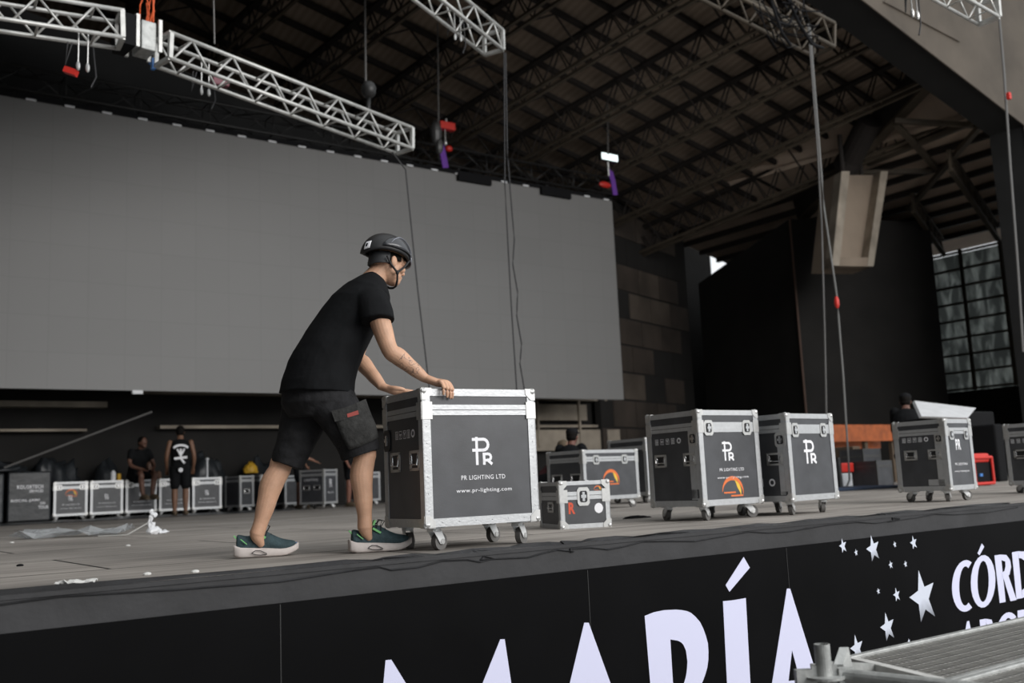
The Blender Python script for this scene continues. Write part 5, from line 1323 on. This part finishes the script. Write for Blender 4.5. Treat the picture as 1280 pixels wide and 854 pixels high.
hpatch('side_panel', M['helmg'], -35, 62, lambda f: 8, lambda f: 14+34*math.sin(PI*min(1, f*1.05))**.7, .006)
hpatch('side_panel', M['helmg'], 215, 118, lambda f: 8, lambda f: 14+34*math.sin(PI*min(1, f*1.05))**.7, .006)
hpatch('front_visor', M['visor'], 48, 132, lambda f: -2, lambda f: 24+6*math.sin(PI*f), .009)
hpatch('panel_edge', M['visor'], -20, 60, lambda f: 14+32*math.sin(PI*min(1, f*1.05))**.7, lambda f: 16.5+33*math.sin(PI*min(1, f*1.05))**.7, .008)
hpatch('rear_sticker', M['white'], -80, -64, lambda f: 5, lambda f: 22, .006)
hpatch('sticker_mark', M['black'], -75, -71, lambda f: 10, lambda f: 17, .0085, 3)
bm = bmesh.new(); G_ = []
for i in range(19):           # retention band round the back of the head
    a = R_(200+140*i/18); G_.append([bm.verts.new(hp(.082*math.cos(a), .108*math.sin(a)+.004, z)) for z in (.030, .0, -.030, -.048+.02*abs(math.cos(a)))])
for A1, B1 in zip(G_, G_[1:]):
    for j in range(3): bm.faces.new((A1[j], B1[j], B1[j+1], A1[j+1]))
bmesh.ops.recalc_face_normals(bm, faces=bm.faces); thick(bm, .008); obj('head_band', bm, mat('dark_grey_plastic', (0.035, 0.037, 0.04), .5), hel, smooth=True)
bm = bmesh.new()
def web(pts, wd=.016):
    for a, b in zip(pts, pts[1:]): bar(bm, a, b, wd, .004, hup) if False else pathtube(bm, [a, a.lerp(b, .5), b], wd*.36, 6)
for s in (1, -1):
    jn = hp(s*.080, .022, -.066)
    web([hp(s*.088, -.060, .0), hp(s*.086, -.030, -.035), jn]); web([hp(s*.086, .085, .020), hp(s*.084, .055, -.030), jn]); web([jn, hp(s*.062, .040, -.100), hp(s*.03, .058, -.122), hp(0, .062, -.126)])
    ell(bm, jn, (.010, .010, .012), 8, 6)
obj('chin_strap', bm, M['strap'], hel)
# hair under the helmet
bm = bmesh.new(); vs = ell(bm, hdc, (.080, .100, .09), 28, 18, RH)
hinv = RH.transposed()
for v in list(bm.verts):
    p = hinv @ (v.co-hdc)
    if p.z < -.03 or (p.y > .055 and p.z < .03) or (p.y > .012 and p.z < .0 and abs(p.x) > .04): bm.verts.remove(v)
bmesh.ops.recalc_face_normals(bm, faces=bm.faces); thick(bm, .004); obj('hair', bm, M['hair'], man, smooth=True)
# ink of the eye and brow, socks
for s in (1, -1):
    bm = bmesh.new(); ell(bm, hp(s*.031, .0915, .002), (.006, .004, .004), 8, 6, RH); obj('eye', bm, M['hair'], man)
    bm = bmesh.new(); pathtube(bm, [hp(s*.014, .104, .022), hp(s*.032, .101, .026), hp(s*.05, .088, .020)], .0035); obj('eyebrow', bm, M['hair'], man)

# ---- people of the background
def bg_person(label, loc, az, J, top_m, bot_m, skin_col, hair_col='hair', sleeves=.45, shorts=.75, cap=None, print_=False, legs_visible=True, shoe_m='boots', s=1.0):
    """J: joints in a local frame x right, y forward, z up"""
    f = hdir(az); root = person_root(label, V(loc), math.atan2(-f.x, f.y), 'crew in the background')
    sk = skin_mat('crew_skin', skin_col); P = {k: V(v)*s for k, v in J.items()}
    bm = bmesh.new(); X_ = V((1, 0, 0)); Yv = V((0, 1, 0))
    limb(bm, [P['pel'], P['che'], P['neck']], [(.10, .15), (.11, .17), (.06, .065)], Yv, 14, 4)
    limb(bm, [P['neck'], P['head']], [.055, .06], Yv, 12, 2); ell(bm, P['head']+V((0, .01, .02)), (.075, .092, .11), 14, 10); ell(bm, P['head']+V((0, .06, -.05)), (.045, .045, .05), 10, 8); ell(bm, P['head']+V((0, .105, -.01)), (.014, .02, .02), 8, 6)
    for q in (-1, 1): ell(bm, P['head']+V((q*.075, 0, 0)), (.012, .02, .03), 8, 6)
    for q in 'RL':
        limb(bm, [P['s'+q], P['e'+q], P['w'+q]], [.052, .042, .03], Yv, 12, 4)
        hd_ = (P['w'+q]-P['e'+q]).normalized(); limb(bm, [P['w'+q], P['w'+q]+hd_*.06], [(.02, .035), (.018, .04)], Yv, 10, 2)
        for j in range(4): limb(bm, [P['w'+q]+hd_*.07+X_*(-.03+.02*j), P['w'+q]+hd_*.11+X_*(-.03+.02*j)+Yv*.01, P['w'+q]+hd_*.14+X_*(-.028+.018*j)+Yv*.03], [.010, .010, .008], Yv, 8, 2)
        limb(bm, [P['w'+q]+hd_*.03, P['w'+q]+hd_*.06+Yv*.05], [.013, .010], Yv, 8, 2)
        limb(bm, [P['h'+q], P['k'+q], P['k'+q].lerp(P['a'+q], .35), P['a'+q]], [.088, .058, .058, .038], Yv, 14, 4)
        limb(bm, [P['a'+q], P['a'+q]+V((0, .12, -.05))], [.04, .035], X_, 10, 2)
    o = obj('body', bm, sk, root, True); remesh(o, .010, 2)
    bm = bmesh.new(); limb(bm, [P['pel']+(P['pel']-P['che'])*.15, P['pel'].lerp(P['che'], .5), P['che'], P['che'].lerp(P['neck'], .6), P['neck']-V((0, 0, .02))], [(.14, .185), (.135, .175), (.145, .20), (.11, .17), (.065, .075)], Yv, 18, 4)
    if sleeves:
        for q in 'RL': limb(bm, [P['s'+q]*.9+P['neck']*.1, P['s'+q].lerp(P['e'+q], sleeves)], [.075, .07], Yv, 12, 3)
    o = obj('shirt', bm, top_m, root, True); remesh(o, .012, 3)
    bm = bmesh.new(); limb(bm, [P['pel']+V((0, 0, .06)), P['pel']-V((0, 0, .06))], [(.13, .175), (.13, .175)], Yv, 16, 3)
    for q in 'RL':
        e = P['h'+q].lerp(P['k'+q], shorts) if shorts <= 1 else P['k'+q].lerp(P['a'+q], shorts-1)
        limb(bm, [P['h'+q]]+([P['k'+q]] if shorts > 1 else [])+[e], [.11]+([.085] if shorts > 1 else [])+[.09 if shorts <= 1 else .06], Yv, 14, 4)
    o = obj('shorts' if shorts <= 1.1 else 'trousers', bm, bot_m, root, True); remesh(o, .012, 3)
    bm = bmesh.new(); ell(bm, P['head']+V((0, -.012, .045)), (.084, .10, .095), 16, 12); ell(bm, P['head']+V((0, -.04, .0)), (.078, .07, .07), 12, 8); obj('hair', bm, M[hair_col], root, True, smooth=True)
    if cap:
        bm = bmesh.new(); ell(bm, P['head']+V((0, 0, .075)), (.09, .105, .07), 16, 10); bx(bm, P['head']+V((-.06, .08, .06)), P['head']+V((.06, .18, .075)), None, .005); obj('cap', bm, M[cap], root, True, smooth=True)
    for q in 'RL':
        bm = bmesh.new(); a = P['a'+q]; ell(bm, V((a.x, a.y+.06, a.z-.035)), (.055, .15, .055), 14, 10); bx(bm, V((a.x-.05, a.y-.08, a.z-.085)), V((a.x+.05, a.y+.20, a.z-.06)), None, .01); obj('shoe', bm, M[shoe_m], root, True, smooth=False)
    return root
STAND = dict(pel=(0, 0, .95), che=(0, 0, 1.28), neck=(0, .01, 1.47), head=(0, .03, 1.60), sR=(.19, 0, 1.40), sL=(-.19, 0, 1.40), eR=(.25, -.02, 1.12), eL=(-.25, -.02, 1.12), wR=(.24, .12, .90), wL=(-.24, .12, .90), hR=(.09, 0, .92), hL=(-.09, 0, .92), kR=(.10, .02, .50), kL=(-.10, .02, .50), aR=(.10, 0, .085), aL=(-.10, 0, .085))
SIT = dict(pel=(0, 0, .10), che=(0, .10, .42), neck=(0, .17, .60), head=(0, .24, .71), sR=(.19, .13, .54), sL=(-.19, .13, .54), eR=(.25, .22, .29), eL=(-.25, .22, .29), wR=(.13, .40, .20), wL=(-.13, .40, .20), hR=(.09, .02, .09), hL=(-.09, .02, .09), kR=(.16, .44, .10), kL=(-.14, .44, .10), aR=(.12, .47, -.32), aL=(-.08, .47, -.32))
CROUCH = dict(pel=(0, -.1, .35), che=(0, .15, .62), neck=(0, .28, .76), head=(0, .36, .84), sR=(.18, .24, .72), sL=(-.18, .24, .72), eR=(.2, .42, .52), eL=(-.2, .42, .52), wR=(.08, .52, .34), wL=(-.08, .52, .34), hR=(.1, -.08, .34), hL=(-.1, -.08, .34), kR=(.18, .32, .46), kL=(-.18, .32, .46), aR=(.14, .04, .085), aL=(-.14, .04, .085))
SK = (0.20, 0.105, 0.065)
g_ = floor_at(232, 642)
pst = bg_person('crew member seen from behind in a black sleeveless shirt with white back print', (6.10, 19.35, 0), 15, dict(STAND, head=(0, .06, 1.585)), M['tee'], M['tee'], SK, sleeves=0, shorts=.85)
bm = bmesh.new(); Gp = lambda x, z: V((x, -.205, z))
ribbon(bm, arcpts(0, 1.26, .13, 25, 155, 10, .07), .04, Gp); ribbon(bm, [(-.06, 1.25), (0, 1.13), (.06, 1.25)], .03, Gp); ribbon(bm, [(-.10, 1.08), (.1, 1.10)], .045, Gp); ribbon(bm, [(0, 1.25), (0, 1.08), (.06, 1.0)], .035, Gp)
obj('back_print', bm, M['white'], pst, True, recalc=False)
bm = bmesh.new(); ribbon(bm, arcpts(0, .86, .025, 0, 360, 8), .03, Gp); obj('hem_print', bm, M['white'], pst, True, recalc=False)
bg_person('crew member in a dark tee sitting on the back row looking down', (5.62, 20.62, .735), 165, SIT, M['tee'], M['tee'], (0.13, 0.065, 0.045))
bg_person('bent crew member partly hidden behind the standing man of the back row', (6.15, 21.5, .15), 200, CROUCH, M['tee'], M['tee'], (0.12, 0.07, 0.05), sleeves=0)
bg_person('crew member standing between the legs of the man, arm on the flight case', (8.55, 19.4, 0), 120, dict(STAND, wR=(.22, .32, .98), eR=(.26, .08, 1.12)), M['tee'], M['tee'], (0.26, 0.13, 0.085))
bg_person('crew member standing behind the front knee of the man', (9.55, 19.0, 0), 160, STAND, M['tee'], M['tee'], (0.22, 0.10, 0.07))
bg_person('crew member in a dark cap standing right of the large case', (9.15, 11.4, -.52+.0), 150, dict(STAND), M['tee'], M['tee'], (0.18, 0.07, 0.05), cap='black') if False else None
q = at(706, 548, 11.0); bg_person('crew member in a dark shirt and cap behind the small case', (q.x, 11.0, 0), 60, dict(CROUCH, pel=(0, -.1, .40), head=(0, .30, q.z+.02), neck=(0, .24, q.z-.10), che=(0, .12, q.z-.30), sR=(.18, .2, q.z-.14), sL=(-.18, .2, q.z-.14)), M['tee'], M['tee'], (0.16, 0.07, 0.05), cap='black')
q = at(683, 562, 12.6); bg_person('bald crew member crouching just right of the large case', (q.x, 12.6, 0), 150, dict(CROUCH, head=(0, .30, q.z), neck=(0, .24, q.z-.12), che=(0, .12, q.z-.32), sR=(.18, .2, q.z-.16), sL=(-.18, .2, q.z-.16)), M['purplecl'], M['tee'], (0.22, 0.12, 0.08), hair_col='boots')
q = at(1141, 500, 8.6); bg_person('crew member in a dark cap leaning over gear behind the wide black case', (q.x-.05, 8.7, 0), 60, dict(CROUCH, pel=(0, -.1, .55), hR=(.1, -.08, .52), hL=(-.1, -.08, .52), head=(0, .12, q.z-.02), neck=(0, .06, q.z-.12), che=(0, .0, q.z-.32), sR=(.18, .05, q.z-.16), sL=(-.18, .05, q.z-.16)), M['tee'], M['tee'], (0.16, 0.08, 0.06), cap='black')
